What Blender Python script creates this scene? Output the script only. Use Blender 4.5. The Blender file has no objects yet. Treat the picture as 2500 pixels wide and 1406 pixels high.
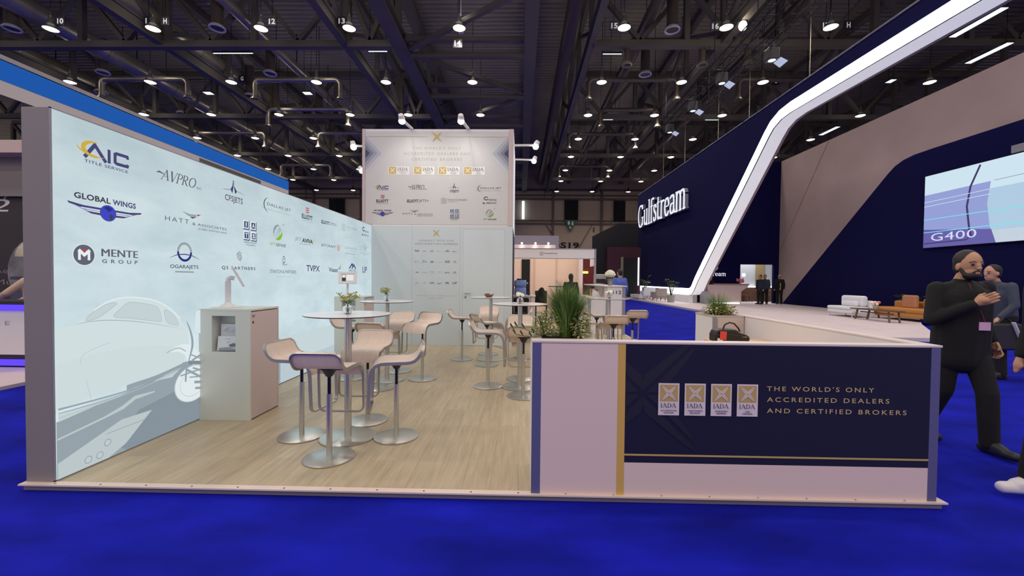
import bpy, math, random
from mathutils import Vector, Matrix
SC = bpy.context.scene
COL = SC.collection
random.seed(7)
PI = math.pi

# ------------------------------------------------------------------ camera
cam_d = bpy.data.cameras.new('camera')
cam = bpy.data.objects.new('camera', cam_d)
COL.objects.link(cam)
cam_d.sensor_fit = 'HORIZONTAL'
cam_d.sensor_width = 36.0
cam_d.lens = 1007.4252 / 2500 * 36.0
cam_d.clip_start = 0.05
cam_d.clip_end = 300
_y, _p, _r = math.radians(1.1534), math.radians(1.2003), math.radians(0.5655)
_R0 = Vector((math.cos(_y), math.sin(_y), 0))
_F = Vector((-math.sin(_y) * math.cos(_p), math.cos(_y) * math.cos(_p), -math.sin(_p)))
_U0 = _R0.cross(_F)
_R = _R0 * math.cos(_r) + _U0 * math.sin(_r)
_U = _U0 * math.cos(_r) - _R0 * math.sin(_r)
cam.matrix_world = Matrix(((_R.x, _U.x, -_F.x, 0), (_R.y, _U.y, -_F.y, 0), (_R.z, _U.z, -_F.z, 1.4), (0, 0, 0, 1)))
SC.camera = cam

# ------------------------------------------------------------------ world, exposure, hall lamps' light
w = bpy.data.worlds.new('hall_air')
SC.world = w
w.use_nodes = True
w.node_tree.nodes['Background'].inputs[0].default_value = (1.0, 0.89, 0.84, 1)
w.node_tree.nodes['Background'].inputs[1].default_value = 0.62
SC.view_settings.view_transform = 'Standard'
SC.view_settings.look = 'None'
SC.view_settings.gamma = 1.0
SC.view_settings.exposure = 0.0
SC.view_settings.use_curve_mapping = False
SC.cycles.use_denoising = True
SC.cycles.max_bounces = 6
SC.cycles.diffuse_bounces = 3
SC.cycles.glossy_bounces = 3
SC.cycles.transmission_bounces = 6
SC.cycles.sample_clamp_indirect = 4.0
SC.cycles.caustics_reflective = False
SC.cycles.caustics_refractive = False
LAMP_W = 255.0
LAMP_COL = (1.0, 0.90, 0.85)
LAMP_Z = 12.0
LAMP_X = [-24.9, -20.4, -15.9, -11.2, -7.4, -2.7, 4.25, 8.5, 12.8, 17.1, 21.5]
LAMP_Y = [17.65, 22.45, 26.9, 31.4, 35.9, 40.3, 44.7, 49.9]
_ld = bpy.data.lights.new('hall_lamp_light', 'SPOT')
_ld.energy = LAMP_W; _ld.color = LAMP_COL; _ld.spot_size = math.radians(150); _ld.spot_blend = 0.35; _ld.shadow_soft_size = 0.25

# added upward fill lights, one over each lamp, to neutralise the bluish roof
_lu = bpy.data.lights.new('added_roof_uplight', 'POINT')
_lu.energy = LAMP_W * 0.048; _lu.color = (1.0, 0.92, 0.84); _lu.shadow_soft_size = 0.3
_lu2 = _lu.copy(); _lu2.energy = LAMP_W * 0.022   # weaker added fill, keeps the right half of the roof darker
def lamp_light(x, y, z=LAMP_Z - 0.12, up=True):
    o = bpy.data.objects.new('hall_lamp_light', _ld)
    o.location = (x, y, z)
    COL.objects.link(o)
    if up:
        u = bpy.data.objects.new('added_roof_uplight', _lu if x < 0 else _lu2); u.location = (x, y, z + .75); COL.objects.link(u)
    return o
# the rows of the same lamp grid that hang over and behind the camera
for yy in (13.2, 8.7, 4.2, -0.3, -4.8, -9.3):
    for xx in LAMP_X[1:10]:
        lamp_light(xx, yy)

# ------------------------------------------------------------------ helpers
def lin(c):
    c = c / 255.0
    return c / 12.92 if c <= 0.04045 else ((c + 0.055) / 1.055) ** 2.4
def rgb(r, g, b): return (lin(r), lin(g), lin(b), 1.0)

def pm(name, c, rough=0.5, metal=0.0, emit=None, es=1.0, var=None, bump=None, spec=0.5, trans=0.0):
    m = bpy.data.materials.new(name)
    m.use_nodes = True
    nt = m.node_tree
    b = nt.nodes['Principled BSDF']
    b.inputs['Base Color'].default_value = c
    b.inputs['Roughness'].default_value = rough
    b.inputs['Metallic'].default_value = metal
    b.inputs['Specular IOR Level'].default_value = spec
    if trans: b.inputs['Transmission Weight'].default_value = trans
    if emit is not None:
        b.inputs['Emission Color'].default_value = emit
        b.inputs['Emission Strength'].default_value = es
    if var or bump:
        tc = nt.nodes.new('ShaderNodeTexCoord'); mp = nt.nodes.new('ShaderNodeMapping')
        nt.links.new(tc.outputs['Object'], mp.inputs[0])
        if var:
            mp.inputs['Scale'].default_value = var[2] if len(var) > 2 else (1, 1, 1)
            n = nt.nodes.new('ShaderNodeTexNoise'); n.inputs['Scale'].default_value = var[0]; n.inputs['Detail'].default_value = 5
            nt.links.new(mp.outputs[0], n.inputs[0])
            r = nt.nodes.new('ShaderNodeMapRange'); r.inputs[1].default_value = 0.3; r.inputs[2].default_value = 0.7
            r.inputs[3].default_value = 1 - var[1]; r.inputs[4].default_value = 1 + var[1]
            nt.links.new(n.outputs[0], r.inputs[0])
            mx = nt.nodes.new('ShaderNodeMix'); mx.data_type = 'RGBA'; mx.blend_type = 'MULTIPLY'; mx.inputs[0].default_value = 1
            mx.inputs[6].default_value = c
            nt.links.new(r.outputs[0], mx.inputs[7]); nt.links.new(mx.outputs[2], b.inputs['Base Color'])
        if bump:
            n2 = nt.nodes.new('ShaderNodeTexNoise'); n2.inputs['Scale'].default_value = bump[0]
            nt.links.new(tc.outputs['Object'], n2.inputs[0])
            bp = nt.nodes.new('ShaderNodeBump'); bp.inputs['Strength'].default_value = bump[1]; bp.inputs['Distance'].default_value = bump[2]
            nt.links.new(n2.outputs[0], bp.inputs['Height']); nt.links.new(bp.outputs[0], b.inputs['Normal'])
    return m

def em(name, c, s=1.0, mis=True):
    m = bpy.data.materials.new(name)
    m.use_nodes = True
    nt = m.node_tree
    nt.nodes.remove(nt.nodes['Principled BSDF'])
    e = nt.nodes.new('ShaderNodeEmission')
    e.inputs[0].default_value = c; e.inputs[1].default_value = s
    nt.links.new(e.outputs[0], nt.nodes['Material Output'].inputs[0])
    if not mis: m.cycles.emission_sampling = 'NONE'
    return m

class MB:
    def __init__(s): s.v = []; s.f = []; s.m = []
    def poly(s, pts, mi=0):
        i = len(s.v); s.v += [tuple(p) for p in pts]; s.f.append(tuple(range(i, i + len(pts)))); s.m.append(mi)
    def box(s, x0, x1, y0, y1, z0, z1, mi=0):
        i = len(s.v)
        s.v += [(x, y, z) for z in (z0, z1) for y in (y0, y1) for x in (x0, x1)]
        for f in ((0, 2, 3, 1), (4, 5, 7, 6), (0, 1, 5, 4), (2, 6, 7, 3), (0, 4, 6, 2), (1, 3, 7, 5)):
            s.f.append(tuple(i + k for k in f)); s.m.append(mi)
        return s
    def bar(s, p, q, a, b, up=(0, 0, 1), mi=0):
        p, q, up = Vector(p), Vector(q), Vector(up)
        t = (q - p).normalized()
        if abs(t.dot(up)) > 0.98: up = Vector((1, 0, 0))
        u = t.cross(up).normalized() * a / 2; v = u.cross(t).normalized() * b / 2
        i = len(s.v)
        for c in (p, q):
            s.v += [tuple(c - u - v), tuple(c + u - v), tuple(c + u + v), tuple(c - u + v)]
        for f in ((0, 1, 2, 3), (7, 6, 5, 4), (0, 4, 5, 1), (1, 5, 6, 2), (2, 6, 7, 3), (3, 7, 4, 0)):
            s.f.append(tuple(i + k for k in f)); s.m.append(mi)
        return s
    def prism(s, pts, fr, c0, c1, mi=0, ms=None):
        n = len(pts); i = len(s.v)
        s.v += [tuple(fr(a, b, c0)) for a, b in pts] + [tuple(fr(a, b, c1)) for a, b in pts]
        s.f.append(tuple(i + k for k in range(n - 1, -1, -1))); s.m.append(mi)
        s.f.append(tuple(i + n + k for k in range(n))); s.m.append(mi)
        for k in range(n):
            s.f.append((i + k, i + (k + 1) % n, i + n + (k + 1) % n, i + n + k)); s.m.append(mi if ms is None else ms)
        return s
    def tube(s, pts, r, seg=8, mi=0, cap=True):
        pts = [Vector(p) for p in pts]; n = len(pts)
        rs = r if isinstance(r, (list, tuple)) else [r] * n
        i = len(s.v); up = None
        for k, p in enumerate(pts):
            t = ((pts[min(k + 1, n - 1)] - p).normalized() + (p - pts[max(k - 1, 0)]).normalized())
            if t.length < 1e-6: t = pts[min(k + 1, n - 1)] - p
            t.normalize()
            if up is None: up = Vector((0, 0, 1)) if abs(t.z) < 0.9 else Vector((1, 0, 0))
            u = t.cross(up).normalized(); v = u.cross(t).normalized(); up = v
            for j in range(seg):
                a = 2 * PI * j / seg
                s.v.append(tuple(p + (u * math.cos(a) + v * math.sin(a)) * rs[k]))
        for k in range(n - 1):
            for j in range(seg):
                a, b = i + k * seg + j, i + k * seg + (j + 1) % seg
                s.f.append((a, b, b + seg, a + seg)); s.m.append(mi)
        if cap:
            s.f.append(tuple(i + j for j in range(seg - 1, -1, -1))); s.m.append(mi)
            s.f.append(tuple(i + (n - 1) * seg + j for j in range(seg))); s.m.append(mi)
        return s
    def lathe(s, prof, c=(0, 0, 0), seg=24, mi=0, close=True):
        i = len(s.v); n = len(prof)
        for r, z in prof:
            for j in range(seg):
                a = 2 * PI * j / seg
                s.v.append((c[0] + r * math.cos(a), c[1] + r * math.sin(a), c[2] + z))
        for k in range(n - 1):
            for j in range(seg):
                a, b = i + k * seg + j, i + k * seg + (j + 1) % seg
                s.f.append((a, b, b + seg, a + seg)); s.m.append(mi)
        if close:
            s.f.append(tuple(i + j for j in range(seg - 1, -1, -1))); s.m.append(mi)
            s.f.append(tuple(i + (n - 1) * seg + j for j in range(seg))); s.m.append(mi)
        return s
    def ell(s, c, r, rot=None, seg=14, rings=9, mi=0):
        c = Vector(c); i = len(s.v)
        if not isinstance(r, (list, tuple)): r = (r, r, r)
        s.v.append(tuple(c + (rot @ Vector((0, 0, -r[2])) if rot else Vector((0, 0, -r[2])))))
        for k in range(1, rings):
            th = -PI / 2 + PI * k / rings
            for j in range(seg):
                a = 2 * PI * j / seg
                p = Vector((r[0] * math.cos(th) * math.cos(a), r[1] * math.cos(th) * math.sin(a), r[2] * math.sin(th)))
                s.v.append(tuple(c + (rot @ p if rot else p)))
        s.v.append(tuple(c + (rot @ Vector((0, 0, r[2])) if rot else Vector((0, 0, r[2])))))
        last = len(s.v) - 1
        for j in range(seg):
            s.f.append((i, i + 1 + (j + 1) % seg, i + 1 + j)); s.m.append(mi)
            o = i + 1 + (rings - 2) * seg
            s.f.append((last, o + j, o + (j + 1) % seg)); s.m.append(mi)
        for k in range(rings - 2):
            for j in range(seg):
                a, b = i + 1 + k * seg + j, i + 1 + k * seg + (j + 1) % seg
                s.f.append((a, b, b + seg, a + seg)); s.m.append(mi)
        return s
    def cap(s, p, q, r0, r1, seg=12):
        p, q = Vector(p), Vector(q)
        s.tube([p, q], [r0, r1], seg); s.ell(p, r0, seg=seg, rings=8); s.ell(q, r1, seg=seg, rings=8)
        return s
    def build(s, name, mats, parent=None, smooth=False, bevel=0.0, bseg=2):
        me = bpy.data.meshes.new(name)
        off = Vector((0, 0, 0))
        p = parent
        while p is not None: off += p.location; p = p.parent
        me.from_pydata([tuple(Vector(v) - off) for v in s.v], [], s.f)
        if not isinstance(mats, (list, tuple)): mats = [mats]
        for m in mats: me.materials.append(m)
        me.polygons.foreach_set('material_index', s.m)
        if smooth: me.polygons.foreach_set('use_smooth', [True] * len(s.f))
        me.update()
        o = bpy.data.objects.new(name, me)
        COL.objects.link(o)
        if parent is not None: o.parent = parent
        if smooth:
            e = o.modifiers.new('edges', 'EDGE_SPLIT'); e.split_angle = math.radians(42)
        if bevel:
            b = o.modifiers.new('bevel', 'BEVEL'); b.width = bevel; b.segments = bseg; b.limit_method = 'ANGLE'
        return o

def tag(o, label=None, cat=None, group=None, kind=None):
    if label: o['label'] = label
    if cat: o['category'] = cat
    if group: o['group'] = group
    if kind: o['kind'] = kind
    return o
def thing(name, label, cat, loc=(0, 0, 0), group=None, kind=None):
    o = bpy.data.objects.new(name, None)
    o.empty_display_size = 0.1
    COL.objects.link(o)
    o.location = loc
    return tag(o, label, cat, group, kind)
def copy_tree(o, loc=None, rz=None, label=None, parent=None):
    c = o.copy(); COL.objects.link(c)
    c.parent = parent
    if loc is not None: c.location = loc
    if rz is not None: c.rotation_euler = (0, 0, rz)
    if label: c['label'] = label
    for ch in list(o.children): copy_tree(ch, parent=c)
    return c
def remeshed(mb, name, mat, parent, voxel=0.012, it=3):
    """one continuous skin around overlapping solids"""
    o = mb.build(name + '_raw', mat, None)
    r = o.modifiers.new('r', 'REMESH'); r.mode = 'VOXEL'; r.voxel_size = voxel; r.use_smooth_shade = True
    if it:
        sm = o.modifiers.new('s', 'SMOOTH'); sm.iterations = it; sm.factor = 0.5
    dg = bpy.context.evaluated_depsgraph_get()
    me = bpy.data.meshes.new_from_object(o.evaluated_get(dg))
    me.name = name
    old = o.data
    bpy.data.objects.remove(o); bpy.data.meshes.remove(old)
    off = Vector((0, 0, 0)); p = parent
    while p is not None: off += p.location; p = p.parent
    me.transform(Matrix.Translation(-off))
    n = bpy.data.objects.new(name, me)
    if not me.materials: me.materials.append(mat)
    for p in me.polygons: p.use_smooth = True
    COL.objects.link(n)
    n.parent = parent
    return n

# -------- flat printing and lettering
_TX = {}
def glyphs(t, sp=1.0, shear=0.0, bold=0.0):
    k = (t, sp, shear, bold)
    if k not in _TX:
        c = bpy.data.curves.new('lettering', 'FONT')
        c.body = t; c.space_character = sp; c.shear = shear; c.offset = bold; c.resolution_u = 3
        o = bpy.data.objects.new('lettering', c)
        me = bpy.data.meshes.new_from_object(o)
        vs = [(v.co.x, v.co.y) for v in me.vertices]
        fs = [tuple(p.vertices) for p in me.polygons]
        bpy.data.objects.remove(o); bpy.data.curves.remove(c); bpy.data.meshes.remove(me)
        xs = [v[0] for v in vs]; ys = [v[1] for v in vs]
        _TX[k] = (vs, fs, min(xs), max(xs), min(ys), max(ys))
    return _TX[k]
def arc(cx, cy, rx, ry, a0, a1, n=10):
    return [(cx + rx * math.cos(math.radians(a0 + (a1 - a0) * k / n)), cy + ry * math.sin(math.radians(a0 + (a1 - a0) * k / n))) for k in range(n + 1)]
def smooth(p, n=2, closed=True):
    for _ in range(n):
        q = []
        m = len(p)
        for i in range(m if closed else m - 1):
            a, b = p[i], p[(i + 1) % m]
            q += [(a[0] * .75 + b[0] * .25, a[1] * .75 + b[1] * .25), (a[0] * .25 + b[0] * .75, a[1] * .25 + b[1] * .75)]
        p = q if closed else [p[0]] + q + [p[-1]]
    return p
def hull(ps):
    ps = sorted(set(ps)); 
    def half(q):
        h = []
        for p in q:
            while len(h) > 1 and (h[-1][0] - h[-2][0]) * (p[1] - h[-2][1]) - (h[-1][1] - h[-2][1]) * (p[0] - h[-2][0]) <= 0: h.pop()
            h.append(p)
        return h
    a = half(ps); b = half(ps[::-1])
    return a[:-1] + b[:-1]
# roman letters drawn with a broad nib: strokes, serif bars (centre x, y, width), advance
NIB = {
 'G': ([arc(.52, .72, .42, .72, 40, 320, 16), [(.86, .1), (.86, .6)], [(.82, 1.18), (.82, 1.4)]], [(.86, .6, .36)], 1.08),
 'u': ([[(.14, 1), (.14, .3)], arc(.34, .3, .2, .26, 180, 330, 8), [(.56, 1), (.56, 0)]], [(.09, 1, .2), (.51, 1, .2), (.6, .02, .22)], .78),
 'l': ([[(.17, 1.5), (.17, 0)]], [(.12, 1.5, .2), (.17, .02, .32)], .4),
 'f': ([[(.17, 0), (.17, 1.2)], arc(.35, 1.22, .18, .24, 180, 40, 6)], [(.17, .02, .32), (.2, 1, .4)], .46),
 's': ([[(.44, .8), (.4, .93), (.28, .98), (.15, .93), (.12, .8), (.18, .64), (.38, .44), (.44, .28), (.4, .1), (.26, .02), (.13, .08), (.1, .24)]], [], .58),
 't': ([[(.17, 1.3), (.17, .25)], arc(.3, .25, .13, .22, 180, 320, 6)], [(.2, 1, .4)], .5),
 'r': ([[(.17, 1), (.17, 0)], arc(.38, .72, .21, .26, 170, 50, 6)], [(.12, 1, .2), (.17, .02, .32)], .58),
 'e': ([arc(.34, .5, .25, .49, 10, 325, 14), [(.1, .53), (.58, .53)]], [], .7),
 'a': ([arc(.3, .74, .2, .25, 150, 0, 8) + [(.5, .2), (.6, .03)], arc(.3, .28, .2, .27, 70, 330, 10)], [], .7),
 'm': ([[(.17, 1), (.17, 0)], arc(.36, .74, .2, .25, 160, 0, 6) + [(.56, 0)], arc(.75, .74, .2, .25, 160, 0, 6) + [(.95, 0)]], [(.12, 1, .2), (.17, .02, .3), (.56, .02, .3), (.95, .02, .3)], 1.14),
 'A': ([[(.08, 0), (.42, 1.42)], [(.4, 1.42), (.8, 0)], [(.82, 0), (.44, 1.42)], [(.2, .48), (.66, .48)]], [(.08, .02, .26), (.8, .02, .34)], .92),
 'V': ([[(.06, 1.42), (.4, 0)], [(.1, 1.42), (.42, 0)], [(.74, 1.42), (.42, 0)]], [(.08, 1.4, .3), (.74, 1.4, .26)], .82),
 'P': ([[(.17, 1.42), (.17, 0)], arc(.3, 1.04, .34, .36, 90, -90, 8)], [(.17, 1.4, .3), (.17, .02, .32), (.2, .68, .2)], .7),
 'R': ([[(.17, 1.42), (.17, 0)], arc(.3, 1.06, .32, .34, 90, -90, 8), [(.34, .7), (.72, 0)]], [(.17, 1.4, .3), (.17, .02, .32), (.2, .7, .2), (.76, .02, .24)], .84),
 'O': ([arc(.5, .71, .4, .7, 0, 360, 20)], [], 1.0),
 'I': ([[(.17, 1.42), (.17, 0)]], [(.17, 1.4, .32), (.17, .02, .32)], .36),
 'D': ([[(.17, 1.42), (.17, 0)], arc(.24, .71, .56, .69, 90, -90, 12)], [(.17, 1.4, .32), (.17, .02, .32)], .9),
 '.': ([[(.1, .05), (.12, .05)]], [], .25),
}
def nib_polys(t, nw=.15, nh=.05, gap=.0, shear=0.0):
    out = []; x = 0
    def one(p, q, wd):
        pts = []
        for c in (p, q):
            for dx in (-wd / 2, wd / 2):
                for dy in (-nh / 2, nh / 2): pts.append((round(c[0] + dx, 5), round(c[1] + dy, 5)))
        return hull(pts)
    for ch in t:
        st, se, ad = NIB[ch]
        for pl in st:
            for p, q in zip(pl, pl[1:]):
                wd = nw
                if ch in 'AV' and ((ch == 'A' and p[0] < .2) or (ch == 'V' and p[0] > .5) or (p[0] == .82)): wd = nw * .4
                if abs(p[1] - q[1]) < 1e-6: wd = .02
                out.append([(a + x + shear * b, b) for a, b in one(p, q, wd)])
        for cx, cy, sw in se:
            out.append([(a + x + shear * b, b) for a, b in one((cx - sw / 2, cy), (cx + sw / 2, cy), .01)])
        x += ad + gap
    return out, x

class Draw:
    """flat shapes laid on a surface: fr(a, b, c) gives the point at a across, b up, c out"""
    def __init__(s, fr, pal): s.fr = fr; s.pal = pal; s.mb = MB(); s.keys = []; s.c = 0.002; s.t = (1, 1, 0, 0); s.rec = None; s.th = 0; s.clip = None; s.top = 1e9
    def k(s, key):
        if key not in s.keys: s.keys.append(key)
        return s.keys.index(key)
    def P(s, a, b): return (a * s.t[0] + s.t[2], b * s.t[1] + s.t[3])
    def raw(s, pts, key):
        if s.rec is not None: s.rec += pts; return
        if s.clip is not None:
            o = []
            for (a, b), (c, d) in zip(pts, pts[1:] + pts[:1]):
                if a >= s.clip: o.append((a, b))
                if (a < s.clip) != (c < s.clip): o.append((s.clip, b + (d - b) * (s.clip - a) / (c - a)))
            pts = o; o = []
            for (a, b), (c, d) in zip(pts, pts[1:] + pts[:1]):
                if b <= s.top: o.append((a, b))
                if (b > s.top) != (d > s.top): o.append((a + (c - a) * (s.top - b) / (d - b), s.top))
            pts = o
            if len(pts) < 3: return
        q = [s.P(a, b) for a, b in pts]
        ar = sum(q[i - 1][0] * q[i][1] - q[i][0] * q[i - 1][1] for i in range(len(q)))
        if ar < 0: q = q[::-1]
        if s.th: s.mb.prism(q, s.fr, 0, s.th, s.k(key), s.k('side'))
        else: s.mb.poly([s.fr(a, b, s.c) for a, b in q], s.k(key))
    def up(s): s.c += 0.0005
    def poly(s, pts, key): s.raw(list(pts), key); s.up()
    def rect(s, a0, a1, b0, b1, key): s.poly([(a0, b0), (a1, b0), (a1, b1), (a0, b1)], key)
    def disc(s, cx, cy, rx, ry, key, n=24): s.poly(arc(cx, cy, rx, ry, 0, 360, n)[:-1], key)
    def ring(s, cx, cy, rx, ry, wd, key, a0=0, a1=360, n=28, taper=False):
        for i in range(n):
            A = a0 + (a1 - a0) * i / n; B = a0 + (a1 - a0) * (i + 1) / n
            wA = wd * (math.sin(PI * i / n) if taper else 1); wB = wd * (math.sin(PI * (i + 1) / n) if taper else 1)
            ca, sa, cb, sb = math.cos(math.radians(A)), math.sin(math.radians(A)), math.cos(math.radians(B)), math.sin(math.radians(B))
            ex = ry / rx
            pts = [((rx - wA) * ca + cx, (ry - wA * 1) * sa + cy), (rx * ca + cx, ry * sa + cy), (rx * cb + cx, ry * sb + cy), ((rx - wB) * cb + cx, (ry - wB) * sb + cy)]
            s.raw(pts, key)
        s.up()
    def line(s, pts, wd, key):
        n = len(pts); closed = n > 2 and pts[0] == pts[-1]
        def nrm(i):
            (a, b), (c, d) = pts[i], pts[i + 1]; l = math.hypot(c - a, d - b) or 1
            return -(d - b) / l, (c - a) / l
        off = []
        for i in range(n):
            if closed and i in (0, n - 1): n0, n1 = nrm(n - 2), nrm(0)
            else: n0, n1 = nrm(max(i - 1, 0)), nrm(min(i, n - 2))
            mx, my = n0[0] + n1[0], n0[1] + n1[1]; q = mx * mx + my * my
            f = min(2 / q if q > .05 else 2, 2.2)
            w_ = (wd[i] if isinstance(wd, (list, tuple)) else wd) / 2
            off.append((mx * f * w_, my * f * w_))
        for i in range(n - 1):
            (a, b), (c, d) = pts[i], pts[i + 1]
            s.raw([(a - off[i][0], b - off[i][1]), (c - off[i + 1][0], d - off[i + 1][1]), (c + off[i + 1][0], d + off[i + 1][1]), (a + off[i][0], b + off[i][1])], key)
        s.up()
    def text(s, t, bx, key, sp=1.0, shear=0.0, bold=0.0):
        a0, a1, b0, b1 = bx
        if s.rec is not None: s.rec += [(a0, b0), (a1, b1)]; return
        if bold and 'M' in t and not s.th:   # heavier strokes by laying the word down twice
            e = (b1 - b0) * bold * 2.5; s.text(t, (a0, a1 - e, b0, b1), key, sp, shear); s.text(t, (a0 + e, a1, b0, b1), key, sp, shear); return
        vs, fs, x0, x1, y0, y1 = glyphs(t, sp, shear, bold)
        sx, sy = (a1 - a0) / (x1 - x0), (b1 - b0) / (y1 - y0)
        pts = [s.P(a0 + (x - x0) * sx, b0 + (y - y0) * sy) for x, y in vs]
        ki = s.k(key)
        if s.th:
            sk = s.k('side')
            for f in fs: s.mb.prism([pts[i] for i in f], s.fr, 0, s.th, ki, sk)
        else:
            base = len(s.mb.v)
            s.mb.v += [tuple(s.fr(a, b, s.c)) for a, b in pts]
            for f in fs: s.mb.f.append(tuple(base + i for i in f)); s.mb.m.append(ki)
        s.up()
    def roman(s, t, bx, key, nw=.15, nh=.05, gap=0, shear=0):
        ps, wd = nib_polys(t, nw, nh, gap, shear)
        xs = [a for p in ps for a, b in p]; ys = [b for p in ps for a, b in p]
        x0, x1, y0, y1 = min(xs), max(xs), min(ys), max(ys)
        a0, a1, b0, b1 = bx
        for p in ps:
            s.raw([(a0 + (a - x0) / (x1 - x0) * (a1 - a0), b0 + (b - y0) / (y1 - y0) * (b1 - b0)) for a, b in p], key)
        s.up()
    def build(s, name, parent): return s.mb.build(name, [s.pal[k] for k in s.keys], parent)

def fr_x(x): return lambda a, b, c: Vector((x + c, a, b))        # faces +X, across = +Y
def fr_y(y): return lambda a, b, c: Vector((a, y - c, b))        # faces -Y, across = +X
def fr_mx(x): return lambda a, b, c: Vector((x - c, -a, b))      # faces -X, across = -Y
def fr_z(z): return lambda a, b, c: Vector((a, b, z + c))

# ------------------------------------------------------------------ materials
M = {}
def wood_mat():
    m = pm('oak_floor', rgb(196, 180, 156), 0.42)
    nt = m.node_tree; b = nt.nodes['Principled BSDF']
    tc = nt.nodes.new('ShaderNodeTexCoord'); mp = nt.nodes.new('ShaderNodeMapping'); mp.inputs['Rotation'].default_value = (0, 0, PI / 2)
    nt.links.new(tc.outputs['Object'], mp.inputs[0])
    br = nt.nodes.new('ShaderNodeTexBrick'); br.offset = 0.37; br.inputs['Scale'].default_value = 1
    br.inputs['Brick Width'].default_value = 1.25; br.inputs['Row Height'].default_value = 0.19; br.inputs['Mortar Size'].default_value = 0.0012
    br.inputs['Color1'].default_value = rgb(194, 178, 148); br.inputs['Color2'].default_value = rgb(182, 165, 136); br.inputs['Mortar'].default_value = rgb(152, 134, 108)
    nt.links.new(mp.outputs[0], br.inputs[0])
    m2 = nt.nodes.new('ShaderNodeMapping'); m2.inputs['Scale'].default_value = (14, 1.1, 1); nt.links.new(tc.outputs['Object'], m2.inputs[0])
    n = nt.nodes.new('ShaderNodeTexNoise'); n.inputs['Scale'].default_value = 2.2; n.inputs['Detail'].default_value = 8; n.inputs['Roughness'].default_value = 0.65
    nt.links.new(m2.outputs[0], n.inputs[0])
    r = nt.nodes.new('ShaderNodeMapRange'); r.inputs[1].default_value = .3; r.inputs[2].default_value = .7; r.inputs[3].default_value = .8; r.inputs[4].default_value = 1.14
    nt.links.new(n.outputs[0], r.inputs[0])
    mx = nt.nodes.new('ShaderNodeMix'); mx.data_type = 'RGBA'; mx.blend_type = 'MULTIPLY'; mx.inputs[0].default_value = 1
    nt.links.new(br.outputs[0], mx.inputs[6]); nt.links.new(r.outputs[0], mx.inputs[7]); nt.links.new(mx.outputs[2], b.inputs['Base Color'])
    return m
M['wood'] = wood_mat()
M['carpet'] = pm('blue_carpet', (0.007, 0.011, 0.36, 1), 0.95, var=(1.1, 0.38, (1, 2.4, 1)), bump=(260, 0.5, 0.004), spec=0.1)
M['white'] = pm('white_laminate', rgb(226, 222, 222), 0.45)
M['kwhite'] = pm('kiosk_white', rgb(212, 216, 206), 0.45)
M['pinkw'] = pm('white_vinyl', rgb(232, 208, 202), 0.6)
M['grey_al'] = pm('anodised_aluminium', rgb(150, 148, 156), 0.45, 0.3)
M['post'] = pm('grey_end_panel', rgb(140, 132, 130), 0.6)
M['dark'] = pm('dark_plastic', rgb(38, 37, 42), 0.5)
M['black'] = pm('black_fabric', rgb(14, 14, 16), 0.85)
M['steel'] = pm('brushed_steel', rgb(204, 203, 196), 0.34, 1.0, bump=(90, 0.05, 0.001))
M['chrome'] = pm('satin_chrome', rgb(186, 182, 172), 0.42, 1.0)
M['piston'] = pm('gas_piston', rgb(70, 70, 78), 0.25, 1.0)
M['seat'] = pm('bleached_beech', rgb(232, 212, 196), 0.4, var=(3, 0.05, (1, 12, 1)))
M['ttop'] = pm('white_table_laminate', rgb(232, 228, 230), 0.16)
M['tedge'] = pm('dark_laminate_edge', rgb(60, 52, 58), 0.4)
M['navy'] = pm('navy_print', rgb(29, 29, 60), 0.75, spec=0.25)
M['gold'] = pm('gold_vinyl', rgb(216, 176, 92), 0.45)
M['slate'] = pm('slate_blue_edge', rgb(92, 92, 140), 0.6)
M['gnavy'] = pm('navy_fabric', rgb(15, 15, 62), 0.95, var=(30, 0.12), spec=0.12)
M['taupe'] = pm('taupe_fabric', rgb(164, 144, 142), 0.85, var=(0.35, 0.12))
M['gfloor'] = pm('pale_carpet', rgb(214, 200, 202), 0.9, var=(1.2, 0.06))
M['blue_f'] = pm('blue_fascia', rgb(20, 116, 222), 0.7, spec=0.2)
M['roofsteel'] = pm('dark_roof_steel', rgb(108, 102, 88), 0.6, var=(0.6, 0.12))
M['deck'] = pm('roof_deck_metal', rgb(166, 157, 132), 0.42, 0.25)
M['duct'] = pm('galvanised_duct', rgb(182, 174, 150), 0.32, 0.6, var=(1.5, 0.15))
M['ductdark'] = pm('dark_painted_pipe', rgb(104, 92, 80), 0.4, 0.2)
M['lampmetal'] = pm('lamp_housing', rgb(60, 56, 56), 0.5)
M['lampglow'] = em('lamp_glow', (1.0, 0.86, 0.70, 1), 9.0, False)
M['spotglow'] = em('spot_glow', (1.0, 0.99, 0.93, 1), 14.0, False)
M['led'] = em('white_led', (0.95, 0.98, 1.0, 1), 5.5)
M['bled'] = em('blue_led', (0.10, 0.05, 1.0, 1), 1.5)
M['litpanel'] = em('lit_panel', (0.86, 0.94, 1.0, 1), 1.2, False)
M['backwall'] = pm('hall_wall_panel', rgb(178, 160, 138), 0.8, var=(0.25, 0.12))
M['backrail'] = pm('hall_wall_rail', rgb(96, 84, 76), 0.7)
M['leaf'] = pm('green_leaf', rgb(74, 104, 40), 0.55, var=(8, 0.3))
M['leafc'] = pm('cream_leaf', rgb(186, 190, 126), 0.55, var=(8, 0.2))
M['leafd'] = pm('dark_leaf', rgb(34, 58, 30), 0.5, var=(6, 0.3))
M['grass'] = pm('grass_blade', rgb(96, 136, 44), 0.55, var=(5, 0.35))
M['soil'] = pm('dark_soil', rgb(24, 20, 20), 0.9)
M['glass'] = pm('clear_glass', (1, 1, 1, 1), 0.02, trans=1.0)
M['petalw'] = pm('white_petal', rgb(236, 236, 214), 0.6)
M['petaly'] = pm('green_yellow_floret', rgb(170, 168, 84), 0.7)
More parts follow.
